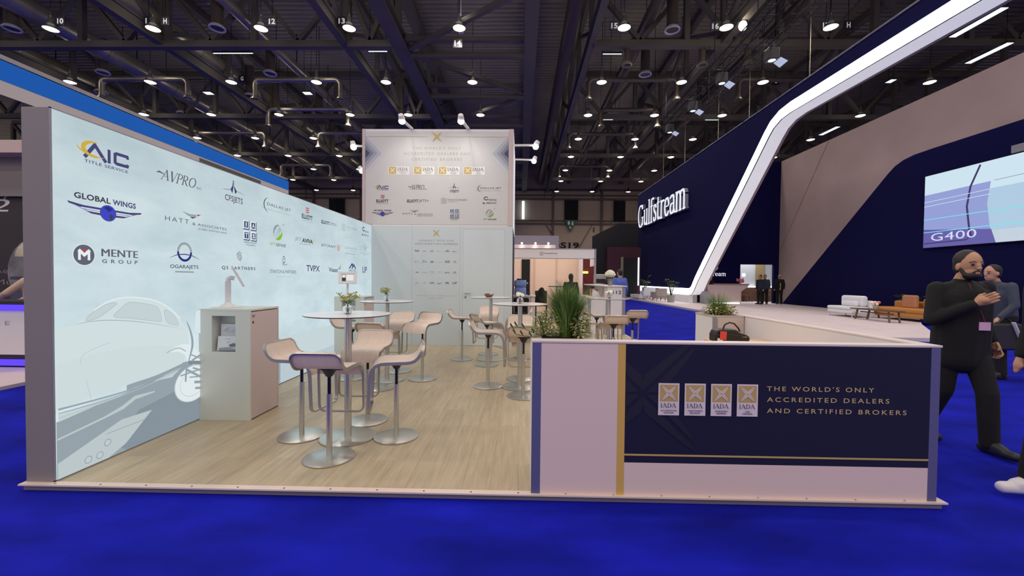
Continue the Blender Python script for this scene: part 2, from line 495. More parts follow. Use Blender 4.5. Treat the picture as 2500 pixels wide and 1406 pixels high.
M['petalp'] = pm('pink_petal', rgb(226, 130, 140), 0.6)
M['skin'] = pm('skin', rgb(196, 146, 120), 0.55)
M['hair'] = pm('dark_hair', rgb(30, 24, 22), 0.6)
M['paper'] = pm('brochure_paper', rgb(222, 224, 228), 0.5)
M['tan'] = pm('tan_leather', rgb(190, 130, 62), 0.5)
M['walnut'] = pm('walnut_wood', rgb(110, 80, 62), 0.5)
M['red'] = pm('red_tag', rgb(214, 70, 58), 0.5)
INK = dict(navy=(74, 72, 118), grey=(98, 100, 114), dk=(66, 68, 80), lg=(150, 160, 168), red=(196, 66, 76), gold=(206, 172, 66), gold2=(226, 206, 130),
           grn=(132, 188, 52), blue=(66, 72, 196), bl2=(46, 50, 130), yel=(204, 206, 66), w=(226, 240, 242), lav=(150, 146, 196), or_=(204, 130, 90))
PE = {k: em('backlit_' + k, rgb(*v), 1.0, False) for k, v in INK.items()}
PD = {k: pm('printed_' + k, rgb(*[min(255, int(x * 0.95)) for x in v]), 0.6) for k, v in INK.items()}
# ------------------------------------------------------------------ the hall
def struct(name, mb, m, label=None, smooth=False):
    o = mb.build(name, m, None, smooth)
    o['kind'] = 'structure'
    if label: o['label'] = label
    return o
ZC = -0.045
mb = MB(); mb.poly([(-75, -22, ZC), (75, -22, ZC), (75, 54, ZC), (-75, 54, ZC)])
struct('floor', mb, M['carpet'], 'bright blue carpet over the whole hall floor')
# corrugated roof deck: ribs run across the hall
mb = MB(); y = -14.0; i = 0
prof = [(0.0, 0.0), (0.12, 0.0), (0.17, 0.09), (0.31, 0.09), (0.36, 0.0)]
while y < 54:
    for (a, za), (b, zb) in zip(prof, prof[1:]):
        mb.poly([(-75, y + a, 15.5 + za), (-75, y + b, 15.5 + zb), (75, y + b, 15.5 + zb), (75, y + a, 15.5 + za)])
    y += 0.36
struct('ceiling', mb, M['deck'], 'dark corrugated metal roof deck high above the hall')
# far end wall with rails and posts
mb = MB(); mb.box(-75, 75, 52.0, 52.3, ZC, 15.5, 0)
for z0, z1, d in ((11.35, 11.6, .2), (11.85, 12.05, .12), (8.72, 8.86, .18), (8.3, 8.5, .18), (12.5, 12.75, .1)):
    mb.box(-75, 75, 52 - d, 52, z0, z1, 1)
x = -74.65
while x < 75:
    mb.box(x - .14, x + .14, 51.75, 52, ZC, 12.6, 1); x += 6.05
for x in (-27.3, -21, -14.9, 2.9, 9.0):
    mb.box(x - .05, x + .05, 51.95, 52, 11.6, 12.6, 1)
mb.bar((3.2, 51.9, 8.2), (5.2, 51.9, 5.2), .12, .05, mi=1); mb.bar((8.9, 51.9, 8.3), (7.0, 51.9, 5.0), .12, .05, mi=1)
struct('wall_back', mb, [M['backwall'], M['backrail']], 'beige panelled end wall of the hall')
# black blackout curtains on the end wall
for x0, x1, z0, z1, lb in ((-24.2, -22.2, 6.6, 11.35, 'black curtain over a window of the end wall, left of the white sign tower'),
                           (5.4, 7.1, 8.86, 11.35, 'black curtain with ragged top above the green emergency sign'),
                           (11.5, 12.95, 8.7, 11.3, 'narrow black curtain on the end wall beside the navy wall')):
    mb = MB(); n = 14
    for k in range(n):
        a, b = x0 + (x1 - x0) * k / n, x0 + (x1 - x0) * (k + 1) / n
        ya, yb = 51.72 + .05 * (k % 2), 51.72 + .05 * ((k + 1) % 2)
        t = .12 * math.sin(k * 1.9)
        mb.poly([(a, ya, z0), (b, yb, z0), (b, yb, z1 + .12 * math.sin((k + 1) * 1.9)), (a, ya, z1 + t)])
    tag(mb.build('curtain', M['black']), lb, 'curtain', 'black curtains on the end wall')
# triangular emergency exit sign
t = thing('emergency_sign', 'green triangular emergency sign hanging on the end wall', 'sign', (6.15, 51.7, 8.85))
mb = MB(); mb.prism([(5.4, 8.84), (6.9, 8.84), (6.12, 7.4)], fr_y(51.5), -.3, 0); mb.build('sign_board', pm('green_sign', rgb(30, 90, 60), .5), t)
d = Draw(fr_y(51.5), PD); d.poly([(5.85, 8.7), (6.0, 8.7), (6.1, 8.4), (5.95, 8.2), (5.8, 8.35)], 'w'); d.rect(6.3, 6.5, 8.2, 8.65, 'w'); d.disc(6.1, 7.9, .1, .14, 'w'); d.build('pictogram', t)
# hall number on the end wall
d = Draw(fr_y(52.0), {'k': M['black'], 'side': M['black']}); d.th = .05; d.text('S19', (5.0, 7.3, 5.35, 6.1), 'k', 1.0, 0, .02)
tag(d.build('wall_number', None), 'black number S19 painted on the beige end wall', 'sign')
# vertical strip light
mb = MB(); mb.box(.1, .42, 51.5, 51.8, 8.95, 11.15)
tag(mb.build('strip_light', em('cool_tube', (.75, .9, 1, 1), 1.6, False)), 'upright glowing tube light by the end wall right of the sign tower', 'light')

# ---- roof steel: lengthwise girders, crosswise trusses
def girder(x, wd):
    mb = MB()
    mb.box(x - wd / 2, x + wd / 2, -14, 52, 12.3, 12.36); mb.box(x - .04, x + .04, -14, 52, 12.36, 12.8); mb.box(x - wd / 2, x + wd / 2, -14, 52, 12.8, 12.85)
    mb.box(x - wd / 2, x + wd / 2, -14, 52, 15.1, 15.4)
    y = -10.6; k = 0
    while y < 52:
        mb.box(x - .11, x + .11, y - .11, y + .11, 12.85, 15.1)
        if y + 4.3 < 52: mb.bar((x, y, 12.9 if k % 2 else 15.1), (x, y + 4.3, 15.1 if k % 2 else 12.9), .18, .18)
        y += 4.3; k += 1
    o = struct('roof_girder', mb, M['roofsteel'], 'long dark steel roof girder running the length of the hall'); o['group'] = 'lengthwise roof girders'; o['category'] = 'girder'
for x, wd in ((-26.2, .3), (-17.1, .34), (-8.35, .36), (-5.82, .66), (.36, .58), (3.2, .3), (9.25, .32), (17.9, .34), (26.8, .34)): girder(x, wd)
def truss(y, x0, x1):
    mb = MB()
    mb.box(x0, x1, y - .16, y + .16, 12.2, 12.5); mb.box(x0, x1, y - .14, y + .14, 15.0, 15.3)
    n = max(1, round((x1 - x0) / 4.3)); s = (x1 - x0) / n
    for k in range(n + 1):
        x = x0 + k * s
        mb.box(x - .12, x + .12, y - .12, y + .12, 12.5, 15.0)
        if k < n:
            mb.bar((x, y, 15.0), (x + s / 2, y, 12.5), .2, .2); mb.bar((x + s / 2, y, 12.5), (x + s, y, 15.0), .2, .2)
    o = struct('roof_truss', mb, M['roofsteel'], 'dark crosswise roof truss with zigzag struts under the deck'); o['group'] = 'crosswise roof trusses'; o['category'] = 'truss'
for y in (10.9, 19.5, 28.1, 36.7, 45.3):
    truss(y, -46, -8.5); truss(y, -8.2, -6.15); truss(y, 3.3, 46)
def brace(p, q, wd):
    mb = MB().bar(p, q, wd, wd)
    o = struct('roof_brace', mb, M['roofsteel'], 'grey flat bracing bar between the two central roof girders'); o['group'] = 'central bracing bars'; o['category'] = 'brace'
for y in (20.4, 24.95, 29.6, 34.2, 38.8, 43.4, 48): brace((-5.5, y, 12.34), (.1, y, 12.34), .24); brace((-5.5, y - .9, 12.6), (.1, y - .9, 12.6), .2)
for (a, b) in (((-5.4, 19.9), (.1, 15.9)), ((-5.2, 20.6), (.05, 24.6)), ((-5.4, 29.5), (.1, 25.1)), ((-5.2, 29.8), (.05, 34)), ((-5.4, 38.6), (.1, 34.4))):
    brace((a[0], a[1], 12.4), (b[0], b[1], 12.4), .2)

# ---- ducts and pipes
def tube_thing(name, pts, r, m, label, cat, group, seg=12):
    mb = MB().tube(pts, r, seg)
    o = mb.build(name, m, None, True); tag(o, label, cat, group); return o
for x in (-31.5, -27.6, -22.7, -17.6, -13.2):
    r = .5 if x < -14 else .26
    t = thing('ventilation_duct', 'long round grey ventilation duct under the left half of the roof', 'duct', (x, -10, 13.6), 'ventilation ducts under the roof')
    MB().tube([(x, -12, 13.6), (x, 51, 13.6)], r, 18).build('duct_tube', M['duct'], t, True)
    for k in range(5, 14): MB().tube([(x, -8 + k * 4.3, 13.6), (x, -7.9 + k * 4.3, 13.6)], r + .03, 18).build('joint_collar', M['duct'], t, True)
    for k in range(4, 14, 3): MB().box(x - .02, x + .02, -6 + k * 4.3, -5.96 + k * 4.3, 13.6 + r - .02, 15.56).build('hanger', M['dark'], t)
for x, r in ((2.35, .42), (5.85, .3), (12.2, .34)):
    tube_thing('dark_duct', [(x, -12, 13.5), (x, 51, 13.5)], r, M['ductdark'], 'dark painted round duct under the right half of the roof', 'duct', 'dark ducts under the roof')
def air_pipe(x0, x1, y, r, z=12.6):
    t = thing('air_pipe', 'crosswise air supply pipe with its ends bent down to round outlets', 'pipe', ((x0 + x1) / 2, y, z), 'air supply pipes under the roof')
    e = r * 2.2
    pts = [(x0, y, z - 1.0)] + [(x0 + e - e * math.cos(a), y, z - e + e * math.sin(a)) for a in [k * PI / 12 for k in range(7)]]
    pts += [(x1 - e + e * math.sin(a), y, z - e + e * math.cos(a)) for a in [k * PI / 12 for k in range(7)]] + [(x1, y, z - 1.0)]
    MB().tube(pts, r, 10).build('pipe_run', M['duct'] if x0 < 0 else M['ductdark'], t, True)
    for x in (x0 * .75 + x1 * .25, x0 * .25 + x1 * .75): MB().box(x - .012, x + .012, y - .012, y + .012, z + r - .01, 15.56).build('hanger', M['dark'], t)
    for x in (x0, x1):
        MB().lathe([(r * 1.1, .12), (r * 1.6, .0), (r * 1.6, -.05), (r * 1.1, -.06), (r, .05)], (x, y, z - 1.05), 16, 0, False).build('outlet_ring', M['duct'], t, True)
for a in ((-24, -19, 23.3, .14), (-15.2, -10.3, 23.4, .14), (-17, -11.6, 27.5, .13), (-15.8, -12.2, 32, .13), (-25.5, -20, 32, .13), (-24, -19, 41, .13), (-15, -10.8, 41, .13),
          (4.9, 8.4, 19.7, .16), (3.7, 8.6, 23.4, .13), (5.2, 8.9, 27.5, .13), (3.6, 8.7, 32, .13), (3.7, 8.5, 41, .13), (12, 17, 23.4, .13), (10.5, 15.5, 19.7, .16)):
    air_pipe(*a)
for (x, y) in ((-23.3, 18.6), (-13.8, 18.6), (-23.2, 22.6), (-13.9, 22.7), (-16.9, 25.5), (-13.8, 28), (-23.4, 28.2), (-25.8, 25), (6.66, 18.8), (6.66, 22.8)):
    t = thing('ceiling_diffuser', 'short dark vertical duct stub ending in a pale ring', 'air outlet', (x, y, 12.6), 'round air outlets under the roof')
    MB().tube([(x, y, 12.62), (x, y, 14.4)], .24, 14).build('duct_stub', M['ductdark'], t, True)
    MB().lathe([(.26, .12), (.34, .02), (.34, -.03), (.29, -.04), (.26, .0)], (x, y, 12.6), 20, 0, False).build('outlet_ring', M['white'], t, True)

# ---- high-bay lamps on their grid
def make_lamp():
    t = thing('high_bay_lamp', 'warm white high bay lamp hanging on a cord under the dark roof', 'lamp', (0, 0, 0), 'high bay lamps of the hall')
    MB().tube([(0, 0, .48), (0, 0, 3.55)], .014, 6).build('cord', M['dark'], t)
    MB().lathe([(.02, .5), (.09, .48), (.1, .28), (.14, .2)], seg=16).build('ballast', M['lampmetal'], t, True)
    MB().lathe([(.12, .22), (.2, .16), (.27, .02), (.28, 0), (.265, 0), (.19, .14)], seg=20, close=False).build('shade', M['lampmetal'], t, True)
    MB().lathe([(.02, -.03), (.18, -.02), (.262, .02)], seg=20).build('bulb_glow', M['lampglow'], t, True)
    return t
lamp0 = make_lamp(); first = True
for yy in LAMP_Y:
    for xx in LAMP_X:
        if xx == -7.4 and yy > 30 or xx == -2.7 and yy > 30 or xx == -11.2 and yy > 30: continue
        if xx == 17.1 or (xx == 21.5 and (yy < 20 or yy > 37)): continue
        if first: lamp0.location = (xx, yy, LAMP_Z); first = False
        else: copy_tree(lamp0, (xx, yy, LAMP_Z))
        if yy < 46: lamp_light(xx, yy)
# fluorescent strips and panels
def strip(x, y, l, wd, ry=0.0):
    t = thing('roof_strip_light', 'thin glowing strip light hanging crosswise under the roof', 'light', (x, y, 12.2), 'strip lights under the roof')
    MB().box(x - l / 2, x + l / 2, y - wd / 2, y + wd / 2, 12.2, 12.28).build('housing', M['lampmetal'], t)
    MB().box(x - l / 2 + .03, x + l / 2 - .03, y - wd / 2 + .01, y + wd / 2 - .01, 12.18, 12.2).build('tube', M['litpanel'], t)
    for s_ in (-.4, .4): MB().box(x + s_ * l - .008, x + s_ * l + .008, y - .008, y + .008, 12.27, 15.56).build('hanging_rod', M['dark'], t)
for a in ((4.27, 20, .95, .07), (-6.9, 19.75, .95, .07), (5.66, 28.1, .95, .07), (12.7, 28.1, .95, .07), (-14, 19.9, 2.0, .07), (-18.5, 24.2, .5, .35), (-12.6, 24.2, .5, .35)): strip(*a)
for x, y, l in ((21.9, 30.1, 1.7), (19.7, 22.7, .4), (21.8, 20.0, 1.8), (18.8, 17.7, 2.0)):
    t = thing('roof_light_panel', 'long flat glowing panel light seen through the opening of the lit band', 'light', (x, y, 12.2), 'panel lights over the navy stand')
    MB().box(x - .16, x + .16, y - l / 2, y + l / 2, 12.2, 12.28).build('housing', M['lampmetal'], t)
    MB().box(x - .14, x + .14, y - l / 2 + .02, y + l / 2 - .02, 12.18, 12.2).build('diffuser', M['litpanel'], t)
    for s_ in (-.4, .4): MB().box(x - .008, x + .008, y + s_ * l - .008, y + s_ * l + .008, 12.27, 15.56).build('hanging_rod', M['dark'], t)
# number plates of the hall grid
def plate(txt, x, y, z):
    t = thing('grid_plate', 'small dark plate with white ' + txt + ' hanging under the roof', 'sign', (x, y, z), 'grid plates of the hall')
    MB().box(x - .2, x + .2, y, y + .04, z - .19, z + .19).build('plate', M['dark'], t)
    MB().box(x - .012, x + .012, y + .01, y + .03, z + .18, 15.56).build('hanging_rod', M['dark'], t)
    d = Draw(fr_y(y), {'w': pm('plate_white', rgb(225, 225, 230), .6, emit=rgb(225, 225, 230), es=.25)})
    wd = .14 if len(txt) > 1 else .08
    d.text(txt, (x - wd, x + wd, z - .12, z + .12), 'w', 1, 0, .03); d.build('number', t)
for a in (('10', -20.6, 18.2, 12.7), ('11', -16.6, 18.2, 12.7), ('12', -11.06, 18.2, 12.66), ('13', -7.96, 18.2, 12.67), ('14', -2.85, 18.2, 11.7), ('15', 3.96, 18.2, 12.43), ('16', 8.3, 18.2, 12.4), ('17', 13.0, 18.2, 12.42),
          ('H', -15.85, 18.2, 12.69), ('G', -16.7, 24.5, 13.2), ('H', 13.95, 18.2, 12.44), ('G', 14.7, 24.5, 13.05)): plate(*a)
# hoist motor above the number 14
mb = MB(); mb.box(-2.82, -2.58, 18.0, 18.2, 12.1, 12.36); mb.tube([(-2.7, 18.1, 12.3), (-2.7, 18.1, 15.56)], .015, 5)
tag(mb.build('hoist', M['white']), 'small pale hoist hanging on a chain above the plate 14', 'hoist')

# ---- lighting truss over the aisle to the right
def light_truss(x, z, y0, y1, label):
    t = thing('lighting_truss', label, 'truss', (x, y0, z), 'hung lighting trusses')
    for dx, dz in ((-.17, -.17), (.17, -.17), (-.17, .17), (.17, .17)):
        MB().tube([(x + dx, y0, z + dz), (x + dx, y1, z + dz)], .022, 6).build('chord', M['black'], t)
    mb = MB(); y = y0; k = 0
    while y < y1 - .3:
        for dx in (-.17, .17):
            mb.tube([(x + dx, y, z - .17 if k % 2 else z + .17), (x + dx, y + .8, z + .17 if k % 2 else z - .17)], .011, 5)
        for dz in (-.17, .17): mb.tube([(x - .17, y, z + dz), (x + .17, y, z + dz)], .016, 5)
        y += .8; k += 1
    mb.build('lacing', M['black'], t)
    mb = MB()
    for y in (y0 + .6, (y0 + y1) / 2, y1 - .6): mb.tube([(x, y, z + .17), (x, y, 12.4)], .014, 5)
    mb.build('hanging_cable', M['dark'], t)
light_truss(7.85, 10.0, 11, 23.5, 'dark box lighting truss running over the aisle, the one on the left')
light_truss(8.6, 9.7, 11, 20, 'dark box lighting truss running over the aisle, beside the navy wall')
def flood(x, y, z):
    t = thing('stage_light', 'dark stage light with a bright lens and open flap under the lighting truss', 'light', (x, y, z), 'stage lights on the lighting trusses')
    MB().box(x - .18, x + .18, y - .15, y + .2, z, z + .4).build('housing', M['dark'], t, False, .03)
    MB().box(x - .02, x + .02, y - .05, y + .05, z + .4, z + .65).build('yoke', M['dark'], t); MB().box(x - .32, x + .1, y - .03, y + .03, z + .50, z + .56).build('clamp', M['dark'], t)
    MB().lathe([(.02, 0), (.12, .01)], (x, y, z - .015), 14).build('lens', M['litpanel'], t)
    mb = MB(); mb.poly([(x + .18, y - .2, z), (x + .42, y - .2, z - .12), (x + .42, y + .25, z - .12), (x + .18, y + .2, z)]); mb.poly([(x + .18, y + .2, z + .01), (x + .42, y + .25, z - .11), (x + .42, y - .2, z - .11), (x + .18, y - .2, z + .01)])
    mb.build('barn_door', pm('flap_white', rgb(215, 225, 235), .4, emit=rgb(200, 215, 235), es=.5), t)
for a in ((7.96, 16.8, 9.3), (7.93, 19.5, 9.3), (7.87, 22.3, 9.3), (8.55, 14.5, 9.0)): flood(*a)
t = thing('twin_spot', 'pair of bright round spots on a bracket beside the plate 16', 'light', (9.1, 17.6, 11.9))
MB().box(8.95, 9.35, 17.6, 17.7, 12.2, 12.3).build('bracket', M['dark'], t)
MB().ell((9.15, 17.6, 12.05), (.16, .16, .2)).build('lens', M['lampglow'], t, True)
for x, y, zt in ((10.52, 15.5, 8.91), (10.52, 19.5, 8.93), (10.52, 22.5, 8.95), (10.52, 27, 8.97), (10.52, 31, 8.99)):
    tag(MB().tube([(x, y, zt), (x, y, 15.56)], .012, 5).build('hanging_wire', M['duct']), 'thin steel wire hanging from the roof to the top of the navy wall', 'wire', 'wires to the navy wall')

# ------------------------------------------------------------------ the white stand: platform, walls
t = thing('stand_platform', 'low stand platform with oak plank floor and pale edge strip', 'platform', (0, 2.66, 0))
mb = MB(); mb.poly([(-3.32, 2.70, 0), (2.72, 2.70, 0), (2.72, 14.4, 0), (-3.32, 14.4, 0)]); mb.build('plank_floor', M['wood'], t)
MB().box(-3.32, 2.72, 2.675, 14.45, ZC, -.001).build('plinth', pm('plinth_grey', rgb(132, 124, 138), .6), t)
mb = MB(); mb.box(-3.33, 2.735, 2.65, 2.70, -.006, .004); mb.box(2.70, 2.735, 2.70, 14.4, -.006, .004)
mb.build('edge_profile', pm('edge_strip', rgb(226, 208, 196), .4), t)
mb = MB()
for k in range(19): mb.lathe([(.001, .0045), (.006, .0045)], (-3.1 + k * .31, 2.672, 0), 8)
mb.build('screw_heads', M['white'], t)

# backlit wall on the left
LX = -3.127
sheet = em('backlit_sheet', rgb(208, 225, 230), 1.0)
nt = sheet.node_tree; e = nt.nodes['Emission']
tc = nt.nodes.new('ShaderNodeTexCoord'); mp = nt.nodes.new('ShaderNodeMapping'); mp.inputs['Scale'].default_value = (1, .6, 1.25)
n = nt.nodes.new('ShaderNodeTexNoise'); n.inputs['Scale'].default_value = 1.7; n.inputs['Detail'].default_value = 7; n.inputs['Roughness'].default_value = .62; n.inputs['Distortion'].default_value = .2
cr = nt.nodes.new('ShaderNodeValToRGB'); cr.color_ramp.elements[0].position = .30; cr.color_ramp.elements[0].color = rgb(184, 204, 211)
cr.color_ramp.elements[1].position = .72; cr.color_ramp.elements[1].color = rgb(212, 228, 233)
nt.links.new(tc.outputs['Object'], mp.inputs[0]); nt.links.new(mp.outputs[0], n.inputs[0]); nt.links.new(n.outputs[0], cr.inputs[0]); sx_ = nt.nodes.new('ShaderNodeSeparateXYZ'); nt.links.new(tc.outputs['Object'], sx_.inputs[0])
rr_ = nt.nodes.new('ShaderNodeMapRange'); rr_.inputs[1].default_value = .9; rr_.inputs[2].default_value = 2.6; rr_.inputs[3].default_value = 1.08; rr_.inputs[4].default_value = .90; nt.links.new(sx_.outputs[2], rr_.inputs[0])  # uneven backlight put into the emission colour: brighter low down, dimmer at the top
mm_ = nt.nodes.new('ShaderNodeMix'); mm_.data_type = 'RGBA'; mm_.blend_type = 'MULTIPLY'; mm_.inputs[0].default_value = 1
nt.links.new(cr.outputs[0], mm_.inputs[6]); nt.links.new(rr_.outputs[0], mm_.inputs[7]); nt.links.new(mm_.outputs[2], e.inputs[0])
lw = thing('light_wall', 'tall backlit white wall printed with company logos and an aircraft', 'wall', (LX, 5.65, 0))
MB().box(-3.32, LX - .005, 2.69, 8.61, .0, 2.512).build('wall_frame', M['post'], lw, False, .004)
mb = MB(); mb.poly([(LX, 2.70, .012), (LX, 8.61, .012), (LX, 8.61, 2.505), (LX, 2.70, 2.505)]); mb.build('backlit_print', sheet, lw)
mb = MB(); mb.box(LX - .005, LX + .004, 2.69, 2.70, 0, 2.512); mb.box(LX - .005, LX + .004, 2.69, 8.61, 2.505, 2.512); mb.box(LX - .005, LX + .004, 2.69, 8.61, 0, .012)
mb.build('frame_profile', M['grey_al'], lw)
# printed aircraft on the apron
AC = {}
for k, v in dict(body=(208, 222, 224), win=(196, 209, 213), wline=(178, 191, 196), line=(160, 174, 180), band=(196, 209, 211), str_=(150, 163, 170), tar=(150, 162, 170), tar2=(134, 147, 156), light=(190, 203, 206),
                 blk=(187, 199, 200), dk=(128, 140, 149), belly=(205, 219, 221), wh=(224, 234, 236), sky=(214, 229, 233), gnd=(198, 213, 217), gnd2=(184, 200, 206)).items():
    AC[k] = em('print_' + k, rgb(*v), 1.0, False)
d = Draw(fr_x(LX), AC)
d.poly([(5.2, .62), (6.5, .62), (8.57, .6), (8.57, .013), (5.2, .013)], 'gnd')
d.poly([(5.2, .30), (6.4, .26), (8.57, .33), (8.57, .013), (5.2, .013)], 'gnd2')
for k in range(9): d.line([(5.25 + k * .36, .1 + .03 * (k % 3)), (5.5 + k * .38, .16 + .04 * (k % 2))], .018, 'light')
d.poly([(3.2, .60), (5.3, .60), (5.3, .013), (3.2, .013)], 'tar')
d.poly([(2.701, .405), (3.378, .513), (3.618, .501), (3.94, .492), (4.4, .45), (4.4, .013), (2.701, .013)], 'tar')
d.poly([(3.3, .30), (3.94, .40), (4.9, .36), (4.9, .013), (3.2, .013), (3.1, .08)], 'tar2')
d.line([(2.705, .284), (3.024, .331), (3.166, .362), (3.269, .41), (3.449, .411)], [.012, .016, .03, .03, .012], 'blk')
d.poly([(2.705, .12), (3.153, .27), (3.421, .263), (3.188, .07), (3.05, .013), (2.705, .013)], 'blk')
d.line([(3.034, .201), (3.347, .204)], .005, 'str_')
bp = [(2.701, 1.039), (2.821, 1.055), (2.903, 1.103), (2.977, 1.152), (3.045, 1.199), (3.138, 1.223), (3.251, 1.227), (3.413, 1.204), (3.53, 1.159), (3.623, 1.099), (3.721, 1.008), (3.789, .909), (3.814, .806), (3.813, .72), (3.778, .641), (3.734, .593)]
bp = smooth(bp, 2, False)
d.poly(bp + smooth([(3.734, .593), (3.465, .544), (3.244, .534), (2.701, .488)], 2, False)[1:], 'body')
d.poly([(2.705, .80)] + smooth([(2.705, .80), (3.1, .84), (3.5, .80), (3.80, .72)], 2, False) + smooth([(3.79, .66), (3.734, .593), (3.465, .544), (3.244, .534), (2.705, .492)], 2, False), 'belly')
d.line(smooth([(2.95, 1.14), (3.045, 1.2), (3.138, 1.224), (3.251, 1.228), (3.413, 1.205), (3.53, 1.16), (3.623, 1.1), (3.721, 1.008)], 2, False), .012, 'wh')
for pts in ([(2.897, 1.098), (2.966, 1.144), (3.044, 1.187), (3.138, 1.193), (3.067, 1.14), (2.988, 1.086), (2.892, 1.065)], [(3.078, 1.081), (3.14, 1.135), (3.212, 1.189), (3.276, 1.184), (3.384, 1.164), (3.47, 1.138), (3.497, 1.108), (3.515, 1.04), (3.521, .998), (3.42, 1.02), (3.328, 1.039), (3.2, 1.064)], [(3.533, 1.112), (3.599, 1.085), (3.663, 1.025), (3.703, .942), (3.63, .965), (3.562, .987)]):
    pts = smooth(pts, 1); d.poly(pts, 'win'); d.line(pts + pts[:1], .005, 'wline')
cl = smooth([(2.812, 1.053), (2.934, 1.067), (3.078, 1.061), (3.328, 1.021), (3.712, .921)], 2, False); d.line(cl, [.001 + .0045 * math.sin(PI * i / (len(cl) - 1)) for i in range(len(cl))], 'line')
d.line(smooth([(2.848, .763), (2.859, .826), (2.91, .855), (3.064, .892)], 2, False), .003, 'wline'); d.line(smooth([(2.887, .646), (2.907, .564), (2.922, .482)], 2, False), .003, 'wline')
d.poly([(2.705, .455), (3.095, .454), (3.717, .56), (3.618, .494), (3.378, .505), (2.705, .405)], 'band')
st_ = smooth([(2.705, .49), (3.071, .482), (3.378, .492), (3.76, .595)], 2, False); d.line(st_, [.014 - .008 * i / len(st_) for i in range(len(st_))], 'str_')
d.line(smooth([(2.705, .463), (3.095, .455), (3.725, .553)], 2, False), .006, 'str_'); d.line(smooth([(2.705, .43), (3.2, .46), (3.68, .53)], 2, False), .005, 'wline')
d.poly(smooth([(3.557, .723), (3.685, .775), (3.805, .765), (3.895, .692), (3.99, .61), (3.99, .492), (3.786, .583), (3.769, .664), (3.685, .714)], 2), 'wh'); d.line(smooth([(3.557, .723), (3.685, .755), (3.769, .7)], 2, False), .012, 'wline')
d.disc(3.846, .382, .21, .172, 'wh', 36); d.ring(3.846, .382, .21, .172, .007, 'wline', n=36); d.ring(3.846, .382, .15, .12, .004, 'wline', n=30)
for p, q, wd in (((3.795, .59), (3.94, .56), .035), ((3.768, .53), (3.949, .416), .022), ((3.7, .485), (3.99, .5), .014), ((3.776, .6), (3.758, .418), .02), ((3.86, .39), (3.99, .36), .026), ((3.87, .33), (3.99, .30), .022), ((3.83, .6), (4.0, .66), .02), ((3.82, .66), (3.98, .58), .012), ((3.84, .53), (3.98, .47), .016), ((3.80, .45), (3.97, .42), .012)):
    d.line([p, q], wd, 'dk' if wd >= .03 else 'str_')
pr_ = smooth([(3.768, .985), (3.81, .9), (3.837, .803), (3.837, .731), (3.813, .663), (3.777, .57)], 2, False); d.line(pr_, [.002 + .024 * math.sin(PI * i / (len(pr_) - 1)) for i in range(len(pr_))], 'str_')
d.poly([(3.86, .886), (3.879, 1.058), (3.944, 1.083), (3.942, .839)], 'sky')
for a, b in ((2.886, .07), (2.966, .069), (3.024, .141)): d.ring(a, b, .027, .027, .006, 'str_'); d.ring(a, b, .019, .019, .019, 'light')
d.build('aircraft_print', lw)

# ---- company marks: coordinates are metres along and up the backlit wall
def g_aic(d):
    d.line([(2.905, 2.246), (2.978, 2.352), (3.058, 2.246)], .026, 'navy'); d.rect(3.07, 3.093, 2.247, 2.35, 'navy')
    d.line([(3.23, 2.318), (3.225, 2.337), (3.14, 2.337), (3.127, 2.33), (3.127, 2.268), (3.14, 2.26), (3.225, 2.26), (3.23, 2.276)], .024, 'navy')
    d.text('TITLE SERVICE', (2.902, 3.23, 2.209, 2.231), 'navy', 1.1, 0, .01)
    d.ring(2.965, 2.315, .085, .058, .03, 'gold', 60, 300, 24, True); d.ring(2.975, 2.32, .125, .056, .014, 'gold', 170, 310, 20, True)
def g_avpro(d):
    d.roman('AVPRO', (3.525, 3.922, 2.239, 2.334), 'grey', .13, .05, -.02, .22); d.line([(3.488, 2.29), (3.515, 2.3), (3.555, 2.292), (3.58, 2.28)], [.004, .016, .008, .003], 'grey')
    d.text('INC.', (3.925, 3.995, 2.238, 2.262), 'grey')
def g_gw(d):
    d.text('GLOBAL', (2.832, 3.09, 1.941, 1.984), 'dk', 1.05, 0, .03); d.text('WINGS', (3.105, 3.295, 1.939, 1.982), 'navy', 1.05, 0, .03)
    for sg in (-1, 1):
        f = lambda a: 3.065 + sg * a
        d.poly([(f(.03), 1.9), (f(.17), 1.9), (f(.278), 1.914), (f(.27), 1.9), (f(.2), 1.885), (f(.03), 1.885)], 'navy')
        d.poly([(f(.03), 1.883), (f(.18), 1.884), (f(.23), 1.889), (f(.17), 1.868), (f(.03), 1.864)], 'lav'); d.line([(f(.03), 1.878), (f(.19), 1.882)], .006, 'w')
        d.poly([(f(.03), 1.86), (f(.14), 1.863), (f(.17), 1.866), (f(.12), 1.848), (f(.03), 1.843)], 'navy'); d.line([(f(.03), 1.866), (f(.15), 1.867)], .005, 'w')
    d.disc(3.065, 1.868, .062, .061, 'navy'); d.disc(3.065, 1.868, .057, .057, 'blue')
    d.poly([(3.03, 1.905), (3.06, 1.92), (3.1, 1.905), (3.08, 1.885), (3.065, 1.878), (3.055, 1.89)], 'bl2'); d.poly([(3.075, 1.865), (3.105, 1.855), (3.095, 1.828), (3.08, 1.815), (3.072, 1.84)], 'dk')
def g_hatt(d):
    d.text('HATT', (3.571, 3.831, 1.89, 1.93), 'grey', 1.35); d.text('& ASSOCIATES', (3.872, 4.327, 1.887, 1.912), 'grey', 1.15, 0, .01); d.text('GLOBAL AVIATION SALES', (3.94, 4.327, 1.851, 1.869), 'grey', 1.1, 0, .01)
    d.poly([(3.748, 2.0), (3.84, 1.985), (3.93, 1.99), (3.91, 1.972), (3.83, 1.964)], 'lg'); d.poly([(3.98, 2.0), (3.925, 1.993), (3.935, 1.976)], 'red'); d.poly([(3.84, 1.962), (3.93, 1.972), (3.868, 1.944)], 'grey')
